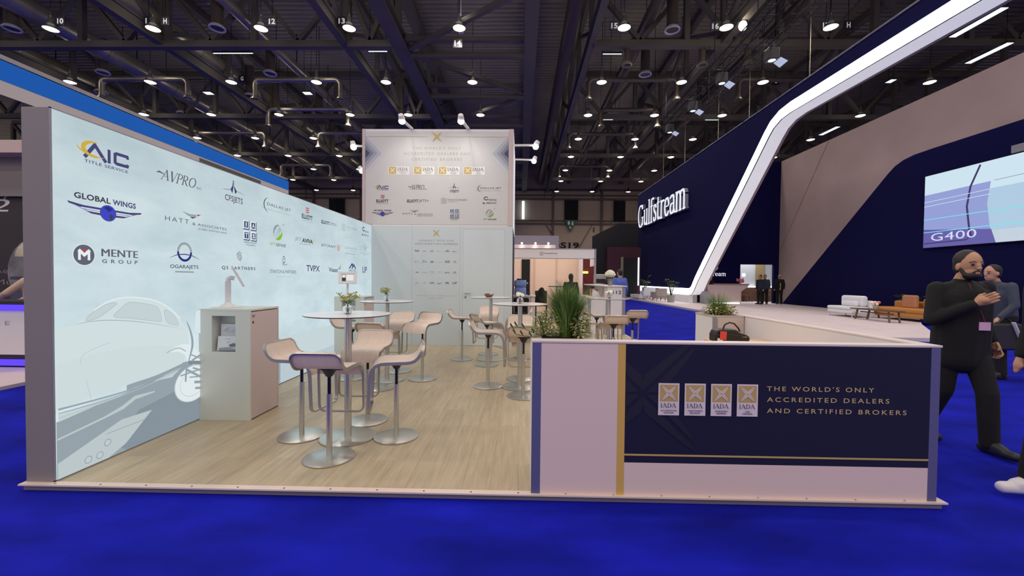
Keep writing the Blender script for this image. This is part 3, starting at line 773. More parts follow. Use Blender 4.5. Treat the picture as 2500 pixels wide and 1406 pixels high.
def g_mente(d):
    d.disc(2.894, 1.545, .077, .077, 'w', 30); d.disc(2.894, 1.545, .072, .073, 'grey', 30)
    d.line([(2.862, 1.508), (2.862, 1.575)], .018, 'w'); d.line([(2.926, 1.508), (2.926, 1.575)], .018, 'w'); d.line([(2.856, 1.58), (2.894, 1.545), (2.932, 1.58)], .022, 'w')
    d.poly([(2.872, 1.582), (2.916, 1.582), (2.894, 1.558)], 'red')
    d.text('MENTE', (3.013, 3.303, 1.543, 1.598), 'grey', 1.05); d.text('MENTE', (3.018, 3.308, 1.543, 1.598), 'grey', 1.05); d.text('GROUP', (3.017, 3.303, 1.492, 1.521), 'grey', 1.9, 0, .02)
def g_ogara(d):
    d.ring(3.78, 1.624, .085, .09, .022, 'bl2', 180, 360); d.ring(3.78, 1.624, .085, .09, .022, 'lg', 0, 180)
    d.line([(3.611, 1.563), (3.7, 1.596), (3.78, 1.603), (3.86, 1.596), (3.955, 1.562)], [.002, .008, .01, .008, .002], 'navy')
    d.text('OGARAJETS', (3.618, 3.941, 1.461, 1.504), 'dk', 1, 0, .01); d.rect(3.67, 3.885, 1.432, 1.446, 'lg')
def g_cfs(d):
    d.poly([(4.432, 2.444), (4.442, 2.444), (4.436, 2.36), (4.42, 2.3), (4.389, 2.338), (4.42, 2.38)], 'navy'); d.poly([(4.442, 2.444), (4.452, 2.38), (4.492, 2.33), (4.462, 2.3), (4.448, 2.36)], 'dk')
    d.line([(4.264, 2.315), (4.33, 2.325), (4.385, 2.332)], [.002, .005, .006], 'grey'); d.line([(4.497, 2.335), (4.55, 2.328), (4.619, 2.316)], [.006, .005, .002], 'grey')
    d.text('CFSJETS', (4.304, 4.583, 2.19, 2.272), 'grey', 1.05, 0, .02)
def g_dallas(d):
    d.ring(5.09, 2.288, .13, .096, .02, 'grey', 105, 255, 24, True); d.ring(5.02, 2.26, .1, .03, .006, 'lav', 150, 300, 14, True)
    d.text('DALLAS JET', (5.03, 5.554, 2.272, 2.32), 'grey', 1.1, 0, .005); d.text('INTERNATIONAL', (5.029, 5.554, 2.226, 2.246), 'lg', 1.6)
def g_elliott(d):
    for k in range(3): d.poly([(5.94, 2.342 + k * .03), (5.97, 2.36 + k * .03), (6.0, 2.35 + k * .03), (6.045, 2.366 + k * .03), (6.03, 2.346 + k * .03), (6.0, 2.334 + k * .03), (5.965, 2.345 + k * .03), (5.93, 2.33 + k * .03)], 'red')
    d.text('ELLIOTT', (5.835, 6.137, 2.244, 2.312), 'dk', 1, 0, .03); d.text('AVIATION', (5.835, 6.137, 2.207, 2.229), 'lg', 1.2)
def g_ejets(d):
    d.text('ELLIOTT', (6.408, 6.70, 2.25, 2.306), 'dk', .95, .25, .03); d.text('JETS+', (6.70, 6.947, 2.25, 2.306), 'grey', 1, .25)
def g_four(d):
    for sx in (-1, 1):
        for sy in (-1, 1):
            c = (7.224 + sx * .034, 2.285 + sy * .034); d.ring(c[0], c[1], .033, .03, .009, 'lg', 45 + (0 if sx > 0 else 0), 405); 
    d.text('FOUR CORNERS', (7.325, 7.813, 2.29, 2.33), 'lg', 1, 0, .0); d.text('AVIATION', (7.325, 7.55, 2.255, 2.272), 'lg')
def g_gil(d):
    d.ring(8.155, 2.368, .065, .045, .02, 'dk', 40, 340); d.text('ilchrist', (8.225, 8.427, 2.315, 2.36), 'grey', 1, 0, .02); d.poly([(8.073, 2.27), (8.073, 2.235), (8.14, 2.235), (8.11, 2.255), (8.09, 2.28)], 'dk'); d.text('viation LLC', (8.15, 8.427, 2.243, 2.285), 'grey', .95, 0, .02)
def g_iats(d):
    for k, ch in enumerate('IATS'):
        a0 = 4.594 + .124 * (k % 2); b0 = 1.935 - .122 * (k // 2)
        d.rect(a0, a0 + .104, b0, b0 + .104, 'navy'); d.poly([(a0 - .002, b0 + .012), (a0 + .092, b0 + .012), (a0 + .092, b0 + .106), (a0 - .002, b0 + .106)], 'w'); d.rect(a0 + .012, a0 + .08, b0 + .024, b0 + .094, 'navy')
        wd = .016 if ch == 'I' else .042
        d.text(ch, (a0 + .046 - wd / 2, a0 + .046 + wd / 2, b0 + .034, b0 + .084), 'w', 1, 0, .03)
    d.text('INSURED AIRCRAFT', (4.594, 4.82, 1.784, 1.802), 'grey', 1, 0, .01); d.text('TITLE SERVICE', (4.621, 4.79, 1.755, 1.773), 'grey', 1, 0, .01)
def g_jsense(d):
    d.ring(5.255, 1.972, .1, .1, .04, 'lg', 60, 215, 22, True); d.ring(5.255, 1.972, .1, .1, .05, 'grn', 235, 380, 22, True)
    for k in range(3): d.line([(5.17 + k * .03, 1.905 - k * .012), (5.30 + k * .012, 2.045 - k * .01)], [.003, .012], 'lg')
    d.line([(5.36, 2.075), (5.39, 2.098)], .01, 'lg')
    d.text('JET', (5.077, 5.2, 1.795, 1.833), 'grn', 1, .15, .01); d.text('SENSE', (5.205, 5.436, 1.795, 1.833), 'grey', 1, .15, .01)
def g_aviva(d):
    d.text('JET', (5.649, 5.84, 1.903, 1.962), 'lg', 1, .2, .005); d.text('AVIVA', (5.84, 6.147, 1.9, 1.962), 'dk', .95, .1, .03)
    for k in range(3): d.line([(6.15, 1.958 - k * .014), (6.22 - k * .02, 1.958 - k * .014)], .008, 'yel')
    d.text('LIGHT & MIDSIZE JET SALES', (5.775, 6.075, 1.865, 1.885), 'grey')
def g_craft(d):
    d.text('JETCRAFT', (6.408, 6.922, 1.884, 1.932), 'dk', 1.05, 0, .005); d.ring(7.021, 1.908, .06, .052, .008, 'or_')
    for a in (-.028, 0, .028): d.line([(7.021 + a, 1.865), (7.021 + a, 1.952)], .007, 'or_')
    for b in (-.024, 0, .024): d.line([(6.97, 1.908 + b), (7.072, 1.908 + b)], .006, 'or_')
def g_lev(d):
    d.text('LEVIATE', (7.282, 7.798, 1.915, 1.965), 'lg', 1.1); d.text('AIR GROUP', (7.55, 7.79, 1.878, 1.895), 'lg'); d.rect(7.283, 7.748, 1.832, 1.841, 'lg')
def g_lone(d):
    d.line([(8.238, 2.08), (8.333, 2.015), (8.239, 1.947), (8.147, 2.008), (8.238, 2.08)], .008, 'lg'); d.line([(8.02, 2.03), (8.15, 2.02), (8.239, 1.985), (8.33, 2.02), (8.449, 2.03)], [.002, .008, .012, .008, .002], 'lg'); d.ring(8.239, 2.012, .03, .026, .006, 'lg')
    d.text('LONE MOUNTAIN', (8.004, 8.45, 1.876, 1.9), 'lg', 1.1); d.text('JETS', (8.18, 8.29, 1.85, 1.868), 'lg', 1.2)
def g_qs(d):
    d.line([(4.56, 1.655), (4.525, 1.675), (4.49, 1.65), (4.49, 1.63), (4.555, 1.605), (4.56, 1.59)], .012, 'lg'); d.line([(4.56, 1.635), (4.525, 1.655), (4.505, 1.64)], .008, 'lg'); d.line([(4.488, 1.61), (4.525, 1.588), (4.56, 1.605), (4.56, 1.625), (4.5, 1.648)], .012, 'lg'); d.line([(4.525, 1.588), (4.55, 1.572)], .012, 'lg')
    d.text('QS PARTNERS', (4.253, 4.799, 1.471, 1.512), 'dk', 1.35, 0, .015)
def g_stan(d):
    d.ring(5.388, 1.63, .035, .05, .006, 'dk'); 
    for k in range(4): d.line([(5.37 + (k % 2) * .02, 1.585 + k * .024), (5.405 - (k % 2) * .02, 1.6 + k * .024)], .008, 'dk')
    d.line([(5.37, 1.59), (5.36, 1.567), (5.4, 1.557), (5.44, 1.572), (5.462, 1.568)], .006, 'dk')
    d.text('STANTON & PARTNERS', (5.079, 5.683, 1.449, 1.494), 'grey', .95); d.text('AVIATION', (5.23, 5.541, 1.396, 1.414), 'lg', 1.8)
def g_tvpx(d): d.text('TVPX', (5.965, 6.363, 1.488, 1.58), 'navy', 1, 0, .015)
def g_via(d):
    d.text('Viasat', (6.668, 7.003, 1.494, 1.565), 'dk', 1, 0, .015)
    for k, (h, c) in enumerate(((.03, 'bl2'), (.055, 'bl2'), (.1, 'grn'))): d.poly([(7.015 + k * .035, 1.54), (7.035 + k * .035, 1.545), (7.05 + k * .035, 1.545 + h), (7.03 + k * .035, 1.54 + h * .8)], c)
def g_wet(d):
    d.poly([(7.448, 1.568), (7.6, 1.677), (7.64, 1.65), (7.62, 1.61), (7.58, 1.63), (7.5, 1.572)], 'bl2'); d.poly([(7.56, 1.57), (7.68, 1.665), (7.783, 1.572), (7.73, 1.572), (7.68, 1.62), (7.62, 1.575)], 'navy')
    d.text('WETZEL', (7.448, 7.8, 1.508, 1.555), 'grey', 1.05)
def g_up(d): d.text('UP', (8.095, 8.336, 1.5, 1.625), 'navy', 1, .1, .01)
LOGOS = [g_aic, g_avpro, g_cfs, g_dallas, g_elliott, g_ejets, g_four, g_gil, g_gw, g_hatt, g_iats, g_jsense, g_aviva, g_craft, g_lev, g_lone, g_mente, g_ogara, g_qs, g_stan, g_tvpx, g_via, g_wet, g_up]
LBOX = []
for g in LOGOS:
    d = Draw(fr_x(LX), PE); d.rec = []; g(d)
    LBOX.append((min(p[0] for p in d.rec), max(p[0] for p in d.rec), min(p[1] for p in d.rec), max(p[1] for p in d.rec)))
    d.rec = None; d.c = .004; g(d); d.build('company_logo', lw)
def logo_in(i, fr, pal, bx, name, parent):
    d = Draw(fr, pal); a0, a1, b0, b1 = LBOX[i]
    sx, sy = (bx[1] - bx[0]) / (a1 - a0), (bx[3] - bx[2]) / (b1 - b0)
    d.t = (sx, sy, bx[0] - a0 * sx, bx[2] - b0 * sy); LOGOS[i](d); return d.build(name, parent)
# gold crossed-wing emblem
def emblem(d, cx, cy, s, key, key2=None):
    """crossed pair of wings: four broad tapered arms, each with a thin feather beside it"""
    r2 = math.sqrt(.5)
    for k in range(4):
        sx, sy = ((1, 1), (-1, 1), (-1, -1), (1, -1))[k]; fl = 1 if k % 2 == 0 else -1
        def f(t, n):
            return (cx + s * (sx * r2 * t - fl * sy * r2 * n * .9), cy + s * (sy * r2 * t + fl * sx * r2 * n * .9))
        d.poly([f(.0, .035), f(.25, .25), f(1.2, .13), f(1.42, .07), f(1.34, .035)], key)
        d.poly([f(.07, -.035), f(.25, -.25), f(1.05, -.13), f(1.25, -.07), f(1.18, -.035)], key)
# ---- sign tower at the back
TY = 8.613
tower = thing('sign_tower', 'tall white stand tower with gold emblem, slogan and company logos', 'tower', (-1.75, TY, 0))
mb = MB(); mb.box(-3.327, -.169, TY, 10.9, 0, 4.506); mb.build('tower_body', M['white'], tower, False, .004)
tp = pm('tower_print', rgb(208, 207, 204), .6)
mb = MB(); mb.box(-3.262, -.272, TY - .006, TY + .01, 2.53, 4.46); mb.build('header_panel', tp, tower)
lp = pm('tower_lower_print', rgb(204, 213, 216), .55)
for x0, x1 in ((-3.12, -2.275), (-2.268, -1.272)):
    MB().box(x0, x1, TY - .006, TY + .01, .0, 2.495).build('wall_panel', lp, tower)
mb = MB(); mb.box(-1.265, -.172, TY - .004, TY + .01, 2.437, 2.497); mb.box(-1.265, -1.205, TY - .004, TY + .01, 0, 2.437); mb.box(-.335, -.172, TY - .004, TY + .01, 0, 2.437); mb.build('door_frame', lp, tower)
dd = MB().box(-1.196, -.343, TY - .006, TY + .01, .006, 2.428).build('door', pm('door_white', rgb(208, 218, 220), .5), tower)
mb = MB(); mb.tube([(-1.146, TY - .006, 1.1), (-1.146, TY - .06, 1.1), (-1.03, TY - .06, 1.1)], .011, 8); 
mb.build('door_handle', M['chrome'], dd, True)
mb = MB(); mb.prism(arc(-1.146, 1.018, .022, .028, 0, 360, 12)[:-1], fr_y(TY - .006), 0, .006); mb.build('door_lock', M['grey_al'], dd)
mb = MB(); mb.box(-1.205, -1.197, TY + .004, TY + .008, 0, 2.437); mb.box(-.342, -.335, TY + .004, TY + .008, 0, 2.437); mb.box(-1.2, -.335, TY + .004, TY + .008, 2.429, 2.437); mb.build('door_gap', M['dark'], dd)
mb = MB(); mb.box(-3.327, -3.266, TY - .012, TY, 2.512, 4.506); mb.box(-.27, -.169, TY - .012, TY, 2.512, 4.506); mb.build('corner_post', pm('post_pinkish', rgb(206, 188, 184), .6), tower)
mb = MB(); mb.poly([(-.166, TY + .03, 2.5), (-.166, 10.87, 2.5), (-.166, 10.87, 4.48), (-.166, TY + .03, 4.48)]); mb.build('side_print', em('side_backlight', rgb(226, 228, 238), .9), tower)
mb = MB(); mb.poly([(-.166, TY + .03, .02), (-.166, 10.87, .02), (-.166, 10.87, 2.48), (-.166, TY + .03, 2.48)]); mb.build('side_panel', M['navy'], tower)
TPAL = dict(PD); TPAL['w'] = pm('badge_white', rgb(238, 236, 230), .6)
for k, v in dict(g1=(160, 163, 168), c1=(205, 206, 208), c2=(184, 188, 194), c3=(160, 165, 177), c4=(128, 134, 152), c5=(70, 76, 104), tx=(184, 178, 162), em=(206, 178, 96), gline=(206, 192, 160)).items(): TPAL[k] = pm('header_' + k, rgb(*v), .6)
d = Draw(fr_y(TY - .006), TPAL)
for sg, xe in ((1, -3.262), (-1, -.272)):
    for k, (hw, hh) in enumerate(((.42, .43), (.33, .36), (.24, .28), (.16, .2), (.085, .1))):
        key = 'c%d' % (k + 1); cy = 4.0; x0 = xe
        d.poly([(x0, cy + hh), (x0 + sg * (hw - .05), cy + .06), (x0 + sg * hw, cy + .015), (x0 + sg * hw, cy - .015), (x0 + sg * (hw - .05), cy - .06), (x0, cy - hh)], key)
d.rect(-3.233, -1.95, 4.349, 4.356, 'gline'); d.rect(-1.585, -.283, 4.343, 4.35, 'gline')
d.build('chevron_graphic', tower)
d = Draw(fr_y(TY - .006), TPAL); emblem(d, -1.764, 4.343, .1, 'em'); d.build('emblem', tower)
for tx, bx in (("THE WORLD'S ONLY", (-2.263, -1.269, 4.083, 4.14)), ('ACCREDITED DEALERS AND', (-2.461, -1.065, 3.968, 4.025)), ('CERTIFIED BROKERS', (-2.292, -1.239, 3.852, 3.91))):
    d = Draw(fr_y(TY - .006), TPAL); d.text(tx, bx, 'tx', 1.4, 0, .012); d.build('slogan_lettering', tower)
for x0, x1, l1, l2 in ((-2.768, -2.334, 'ACCREDITED', 'DEALER'), (-2.239, -1.806, 'CERTIFIED', 'BROKER'), (-1.72, -1.28, 'VERIFIED', 'MEMBER'), (-1.194, -.755, 'OEM', 'MEMBER')):
    d = Draw(fr_y(TY - .006), TPAL)
    d.rect(x0 - .02, x1, 3.556, 3.735, 'c1'); d.rect(x0 - .015, x1 - .005, 3.561, 3.73, 'w'); d.rect(x0, x0 + .155, 3.575, 3.722, 'em'); emblem(d, x0 + .077, 3.648, .06, 'w')
    d.roman('IADA', (x0 + .18, x1 - .03, 3.64, 3.71), 'grey', .13, .04, .03); n = len(l1) * .018
    c = (x0 + .17 + x1) / 2; d.text(l1, (c - n / 2, c + n / 2, 3.608, 3.625), 'lg', 1.1); n = len(l2) * .018; d.text(l2, (c - n / 2, c + n / 2, 3.578, 3.596), 'lg', 1.1)
    d.build('member_badge', tower)
TB = [(-3.053, -2.773, 3.233, 3.345), (-2.362, -1.966, 3.25, 3.35), (-1.513, -1.278, 3.184, 3.39), (-.943, -.417, 3.203, 3.36), (-3.031, -2.772, 2.949, 3.145), (-2.39, -1.928, 2.984, 3.046), (-1.672, -1.122, 2.96, 3.08), (-.795, -.51, 2.963, 3.114),
      (-3.118, -2.676, 2.695, 2.831), (-2.478, -1.845, 2.701, 2.827), (-1.487, -1.295, 2.624, 2.856), (-.793, -.507, 2.63, 2.875)]
for i, bx in enumerate(TB): logo_in(i, fr_y(TY - .006), PD, bx, 'company_logo', tower)
d = Draw(fr_y(TY - .006), TPAL); emblem(d, -1.767, 2.351, .07, 'em'); d.build('emblem', tower)
d = Draw(fr_y(TY - .006), TPAL); d.text('INTERACT WITH OUR', (-2.13, -1.403, 2.175, 2.21), 'g1', 1.4, 0, .01); d.text('PARTICIPATING MEMBERS', (-2.206, -1.322, 2.106, 2.143), 'g1', 1.4, 0, .01)
d.text('VIEW FULL IADA MEMBER LIST AT', (-2.176, -1.359, 1.034, 1.05), 'g1', 1.5); d.text('IADA.AERO', (-1.903, -1.63, .976, .996), 'g1', 1.5); d.build('panel_lettering', tower)
for i in range(24):
    cx = -2.173 + .16 * (i % 6); zt = 1.958 - .2235 * (i // 6); a0, a1, b0, b1 = LBOX[i]
    wd = .1; hh = min(.045, wd * (b1 - b0) / (a1 - a0) * (1.6 if a0 > 5 else 1))
    logo_in(i, fr_y(TY - .006), PD, (cx - wd / 2, cx + wd / 2, zt, zt + hh), 'member_mark', tower)
# arm spotlights of the tower
def arm_spot(p, q, target, label, watts=15):
    t = thing('arm_spotlight', label, 'spotlight', p, 'arm spotlights on the sign tower')
    p, q = Vector(p), Vector(q); dr = (Vector(target) - q).normalized()
    MB().bar(p, q, .055, .03).build('arm', M['white'], t)
    MB().tube([q - dr * .06 + Vector((0, 0, .03)), q + dr * .02 + Vector((0, 0, .03))], [.045, .06], 14).build('lamp_head', M['white'], t, True)
    MB().ell(q + dr * .04, (.062, .062, .055)).build('bulb_glow', M['spotglow'], t, True)
    l = bpy.data.lights.new('arm_spot_light', 'SPOT'); l.energy = watts; l.color = (1, .97, .9); l.spot_size = math.radians(110); l.spot_blend = .8; l.shadow_soft_size = .06
    o = bpy.data.objects.new('arm_spot_light', l); o.location = q + dr * .16; o.rotation_euler = dr.to_track_quat('-Z', 'Y').to_euler(); COL.objects.link(o)
arm_spot((-2.3, TY + .03, 4.53), (-2.215, 7.6, 4.32), (-2.2, TY, 3.6), 'white arm spotlight over the tower front, left of the gold emblem')
arm_spot((-1.12, TY + .03, 4.53), (-1.12, 7.6, 4.32), (-1.2, TY, 3.6), 'white arm spotlight over the tower front, right of the gold emblem')
arm_spot((-.17, 8.75, 4.22), (.31, 8.7, 4.21), (-.17, 8.75, 3.3), 'white arm spotlight on the right side of the tower, the nearer one', 12)
arm_spot((-.17, 10.5, 4.43), (.33, 10.5, 4.42), (-.17, 10.5, 3.4), 'white arm spotlight on the right side of the tower, the farther one', 12)
arm_spot((-3.33, 8.75, 4.19), (-3.56, 8.7, 4.19), (-3.33, 8.75, 3.3), 'white arm spotlight on the left side of the tower, the nearer one', 6)
arm_spot((-3.33, 10.5, 4.15), (-4.1, 10.5, 4.15), (-3.33, 10.5, 3.2), 'white arm spotlight on the left side of the tower, the farther one', 6)
# ------------------------------------------------------------------ front counter
CY = 2.6755
fc = thing('front_counter', 'long low front counter with navy sign panel, gold stripe and built-in planter', 'counter', (1.4, CY, 0))
MB().box(.083, 2.68, CY + .004, CY + .075, 0, 1.0).build('front_wall', M['pinkw'], fc)
MB().box(2.61, 2.68, CY + .075, 4.98, 0, 1.0).build('side_wall', M['white'], fc)
mb = MB(); mb.box(.078, 2.69, CY - .006, CY + .08, .992, 1.006); mb.box(2.605, 2.69, CY + .08, 4.98, .992, 1.006); mb.build('top_rail', pm('rail_white', rgb(226, 214, 210), .4), fc, False, .002)
for a, b in ((.083, .141), (2.622, 2.68)): MB().box(a, b, CY - .004, CY + .01, 0, .992).build('edge_strip', M['slate'], fc)
MB().box(.141, .637, CY - .003, CY + .01, .004, .988).build('white_panel', M['pinkw'], fc)
MB().box(.637, .686, CY - .004, CY + .01, .004, .988).build('gold_stripe', M['gold'], fc)
MB().box(.686, 2.622, CY - .003, CY + .01, .218, .988).build('navy_panel', M['navy'], fc)
MB().box(.686, 2.622, CY - .003, CY + .01, .004, .218).build('kick_panel', M['pinkw'], fc)
CP = dict(PD); 
for k, v in dict(bx=(23, 24, 46), gd=(198, 168, 104), gt=(206, 180, 128), card=(232, 218, 222), ink=(52, 46, 84)).items(): CP[k] = pm('counter_' + k, rgb(*v), .6)
d = Draw(fr_y(CY - .003), CP); d.rect(.686, 2.622, .264, .276, 'gd'); d.build('gold_line', fc)
d = Draw(fr_y(CY - .003), CP); d.clip = .688; d.top = .986; d.c = .0008; emblem(d, .80, .67, .355, 'bx'); d.build('emblem', fc)   # large dark emblem half hidden at the left
for (x0, x1), l1, l2 in zip(((.898, 1.032), (1.066, 1.2), (1.234, 1.366), (1.4, 1.533)), ('ACCREDITED', 'CERTIFIED', 'VERIFIED', 'OEM'), ('DEALER', 'BROKER', 'MEMBER', 'MEMBER')):
    d = Draw(fr_y(CY - .003), CP); d.c = .006; d.rect(x0, x1, .533, .741, 'card'); d.rect(x0 + .009, x1 - .009, .622, .731, 'gd'); emblem(d, (x0 + x1) / 2, .677, .046, 'card')
    d.roman('IADA', (x0 + .014, x1 - .018, .583, .613), 'ink', .12, .05, .05); c = (x0 + x1) / 2
    n = len(l1) * .0052; d.text(l1, (c - n, c + n, .5605, .570), 'ink', 1.05, 0, .015); n = len(l2) * .0052; d.text(l2, (c - n, c + n, .547, .5565), 'ink', 1.05, 0, .015)
    d.build('member_badge', fc)
for tx, bx in (("THE WORLD'S ONLY", (1.591, 2.269, .699, .730)), ('ACCREDITED DEALERS', (1.593, 2.366, .629, .659)), ('AND CERTIFIED BROKERS', (1.594, 2.476, .557, .587))):
    d = Draw(fr_y(CY - .003), CP); d.text(tx, bx, 'gt', 1.35, 0, .008); d.build('slogan_lettering', fc)
# planter trough at the left end
pt = pm('planter_top', rgb(190, 176, 168), .5)
mb = MB(); mb.box(.083, .51, CY + .075, 3.12, 0, .985); mb.build('planter_box', M['white'], fc)
mb = MB(); mb.box(.078, .515, CY + .08, CY + .11, .985, 1.004); mb.box(.078, .515, 3.09, 3.125, .985, 1.004); mb.box(.078, .15, CY + .11, 3.09, .985, 1.004); mb.box(.43, .515, CY + .11, 3.09, .985, 1.004); mb.build('planter_rim', pt, fc)
mb = MB(); mb.box(.15, .43, CY + .11, 3.09, .986, .992); mb.build('soil', M['soil'], fc)
# rear planter and inner shelf
rp = thing('rear_planter', 'white square planter box at the inner end of the counter side wall', 'planter', (2.4, 4.86, 0))
MB().box(2.24, 2.603, 4.84, 5.3, 0, .985).build('planter_box', M['white'], rp)
mb = MB(); mb.box(2.235, 2.603, 4.83, 4.87, .985, 1.004); mb.box(2.235, 2.603, 5.27, 5.305, .985, 1.004); mb.box(2.235, 2.27, 4.87, 5.27, .985, 1.004); mb.box(2.57, 2.603, 4.87, 5.27, .985, 1.004); mb.build('planter_rim', pt, rp)
MB().box(2.27, 2.57, 4.87, 5.27, .986, .992).build('soil', M['soil'], rp)
MB().box(2.24, 2.29, 4.832, 4.842, 0, .985).build('corner_post', M['grey_al'], rp)
MB().box(2.30, 2.59, 4.832, 4.842, .02, .97).build('front_panel', pm('panel_rose', rgb(206, 186, 176), .6), rp)
sh = thing('inner_shelf', 'light wooden shelf inside the front counter below the black bag', 'shelf', (2.3, 4.2, .76))
MB().box(1.98, 2.605, 3.55, 4.46, .745, .785).build('shelf_board', pm('pale_wood', rgb(226, 186, 146), .5), sh)
MB().box(2.0, 2.02, 3.6, 4.4, 0, .745).build('support_panel', M['white'], sh)
# bag
bg = thing('black_bag', 'small black leather bag with a red tag on the shelf behind the counter', 'bag', (2.14, 4.25, .786))
mb = MB(); mb.prism([(1.968, .79), (1.965, .86), (1.985, .905), (2.03, .918), (2.17, .918), (2.215, .885), (2.27, .87), (2.305, .85), (2.315, .82), (2.30, .79)], lambda a, b, c: Vector((a, 4.18 + c, b)), 0, .14)
remeshed(mb, 'bag_body', pm('black_leather', rgb(30, 22, 22), .35), bg, .008, 6)
MB().tube([(1.975, 4.172, .862), (2.1, 4.170, .868), (2.21, 4.172, .855), (2.30, 4.178, .835)], .004, 6).build('zip', M['dark'], bg); MB().box(2.235, 2.275, 4.172, 4.18, .84, .848).build('metal_badge', M['chrome'], bg)
MB().tube([(2.06, 4.22, .92), (2.075, 4.21, .965), (2.12, 4.21, .985), (2.165, 4.21, .975), (2.21, 4.215, .93), (2.23, 4.22, .895)], .008, 8).build('handle', M['dark'], bg, True)
mb = MB(); mb.bar((2.035, 4.165, .815), (2.04, 4.165, .90), .065, .004, (0, 1, 0)); mb.build('luggage_tag', M['red'], bg); MB().tube([(2.045, 4.17, .9), (2.06, 4.2, .925)], .004, 6).build('tag_strap', M['dark'], bg)
MB().box(1.985, 2.035, 4.165, 4.175, .79, .83).build('paper_label', M['paper'], bg)

# ------------------------------------------------------------------ plants
def blade(mb, base, az, lean, h, wd, droop, n=6, mi=0):
    pts = []
    for k in range(n + 1):
        t = k / n
        r = lean * t ** 1.6 + droop * t ** 4; z = h * (t - .25 * droop / max(h, .1) * t ** 4)
        pts.append(Vector((base[0] + r * math.cos(az), base[1] + r * math.sin(az), base[2] + z)))
    sd = Vector((-math.sin(az + .6), math.cos(az + .6), 0))
    i = len(mb.v)
    for k, p in enumerate(pts):
        ww = wd * (1 - (k / n) ** 2) + .0004
        mb.v += [tuple(p - sd * ww / 2), tuple(p + sd * ww / 2)]
    for k in range(n): mb.f.append((i + 2 * k, i + 2 * k + 1, i + 2 * k + 3, i + 2 * k + 2)); mb.m.append(mi)
def grass_clump(x, y, z, n, h, spread, label, rnd, rb=.05):
    t = thing('ornamental_grass', label, 'plant', (x, y, z), None, 'thing')
    mb = MB()
    for k in range(n):
        az = rnd.uniform(0, 2 * PI); rr = rb * math.sqrt(rnd.random()); q = rnd.random()
        blade(mb, (x + rr * math.cos(az), y + rr * math.sin(az), z), az + rnd.uniform(-.5, .5), spread * (.15 + .85 * q), h * rnd.uniform(.72, 1.04) * (1 - .22 * q), .0032, spread * .5 * q, 6, rnd.randrange(3))
    mb.build('blades', [M['grass'], pm('grass_dark', rgb(58, 96, 26), .55), pm('grass_pale', rgb(136, 160, 92), .55)], t)
    return t
def shrub(x, y, z, rx, ry, h, n, label, rnd, ll=.035, mats=('leaf', 'leafc', 'leafd'), flowers=0):
    t = thing('leafy_shrub', label, 'plant', (x, y, z))
    mb = MB(); st = MB()
    for s_ in range(10):
        az = rnd.uniform(0, 2 * PI); r = rnd.uniform(.2, .8)
        st.tube([(x + .02 * math.cos(az), y + .02 * math.sin(az), z - .005), (x + rx * r * .6 * math.cos(az), y + ry * r * .6 * math.sin(az), z + h * .5), (x + rx * r * math.cos(az), y + ry * r * math.sin(az), z + h * .85)], [.003, .0025, .0015], 5)
    for k in range(n):
        u = rnd.random() ** .4; az = rnd.uniform(0, 2 * PI); el = math.asin(rnd.uniform(-.12, 1))
        c = Vector((x + rx * u * math.cos(el) * math.cos(az), y + ry * u * math.cos(el) * math.sin(az), z + .025 + max(0, h * u * math.sin(el))))
        dr = Vector((math.cos(az) * rnd.uniform(.4, 1.2), math.sin(az) * rnd.uniform(.4, 1.2), rnd.uniform(-.35, .7))).normalized()
        sd = dr.cross(Vector((rnd.uniform(-.4, .4), rnd.uniform(-.4, .4), 1))).normalized(); nn = sd.cross(dr)
        L = ll * rnd.uniform(.7, 1.3); W = L * .42
        p = [c, c + dr * L * .35 + sd * W * .5 + nn * L * .06, c + dr * L * .7 + sd * W * .4 + nn * L * .05, c + dr * L - nn * L * .05, c + dr * L * .7 - sd * W * .4 + nn * L * .05, c + dr * L * .35 - sd * W * .5 + nn * L * .06]
        m0 = 0 if rnd.random() < .6 else 2
        mid = [c, c + dr * L * .4 + sd * W * .25 - nn * L * .02, c + dr * L * .9, c + dr * L * .4 - sd * W * .25 - nn * L * .02]
        up = [q + nn * .0008 for q in mid]
        mb.poly(p, 1); mb.poly(up, m0)
    st.build('stems', M['leafd'], t); mb.build('leaves', [M[k] for k in mats], t)
    if flowers:
        fm = MB()
        for k in range(flowers):
            az = rnd.uniform(0, 2 * PI); u = rnd.uniform(.6, 1)
            fm.ell((x + rx * u * math.cos(az), y + ry * u * math.sin(az), z + h * rnd.uniform(.3, .9)), (.012, .012, .008), seg=7, rings=5)
        fm.build('blossoms', M['petalw'], t)
    return t
rn = random.Random(3)
grass_clump(.335, 2.97, .992, 1500, .41, .13, 'tall green ornamental grass in the planter of the front counter', rn)
shrub(.19, 2.93, .992, .105, .12, .17, 900, 'cream and green variegated shrub left of the tall grass in the counter planter', rn, .024)
shrub(.425, 2.94, .992, .075, .12, .16, 380, 'cream edged dark leafed plant right of the tall grass in the counter planter', rn, .034, ('leafd', 'leafc', 'leafd'))
t = thing('trailing_ivy', 'ivy runner trailing over the left edge of the counter planter', 'plant', (.12, 2.9, .995))
pts = [(.16, 2.9, 1.0), (.1, 2.88, 1.025), (.03, 2.86, 1.06), (-.02, 2.86, 1.07), (-.05, 2.85, 1.06)]; p2 = [(.15, 2.86, 1.0), (.08, 2.8, 1.01), (.02, 2.78, 1.02), (-.03, 2.78, 1.03)]
mb = MB().tube(pts, .0025, 5); mb.tube(p2, .0025, 5); mb.build('runner', M['leaf'], t)
mb = MB()
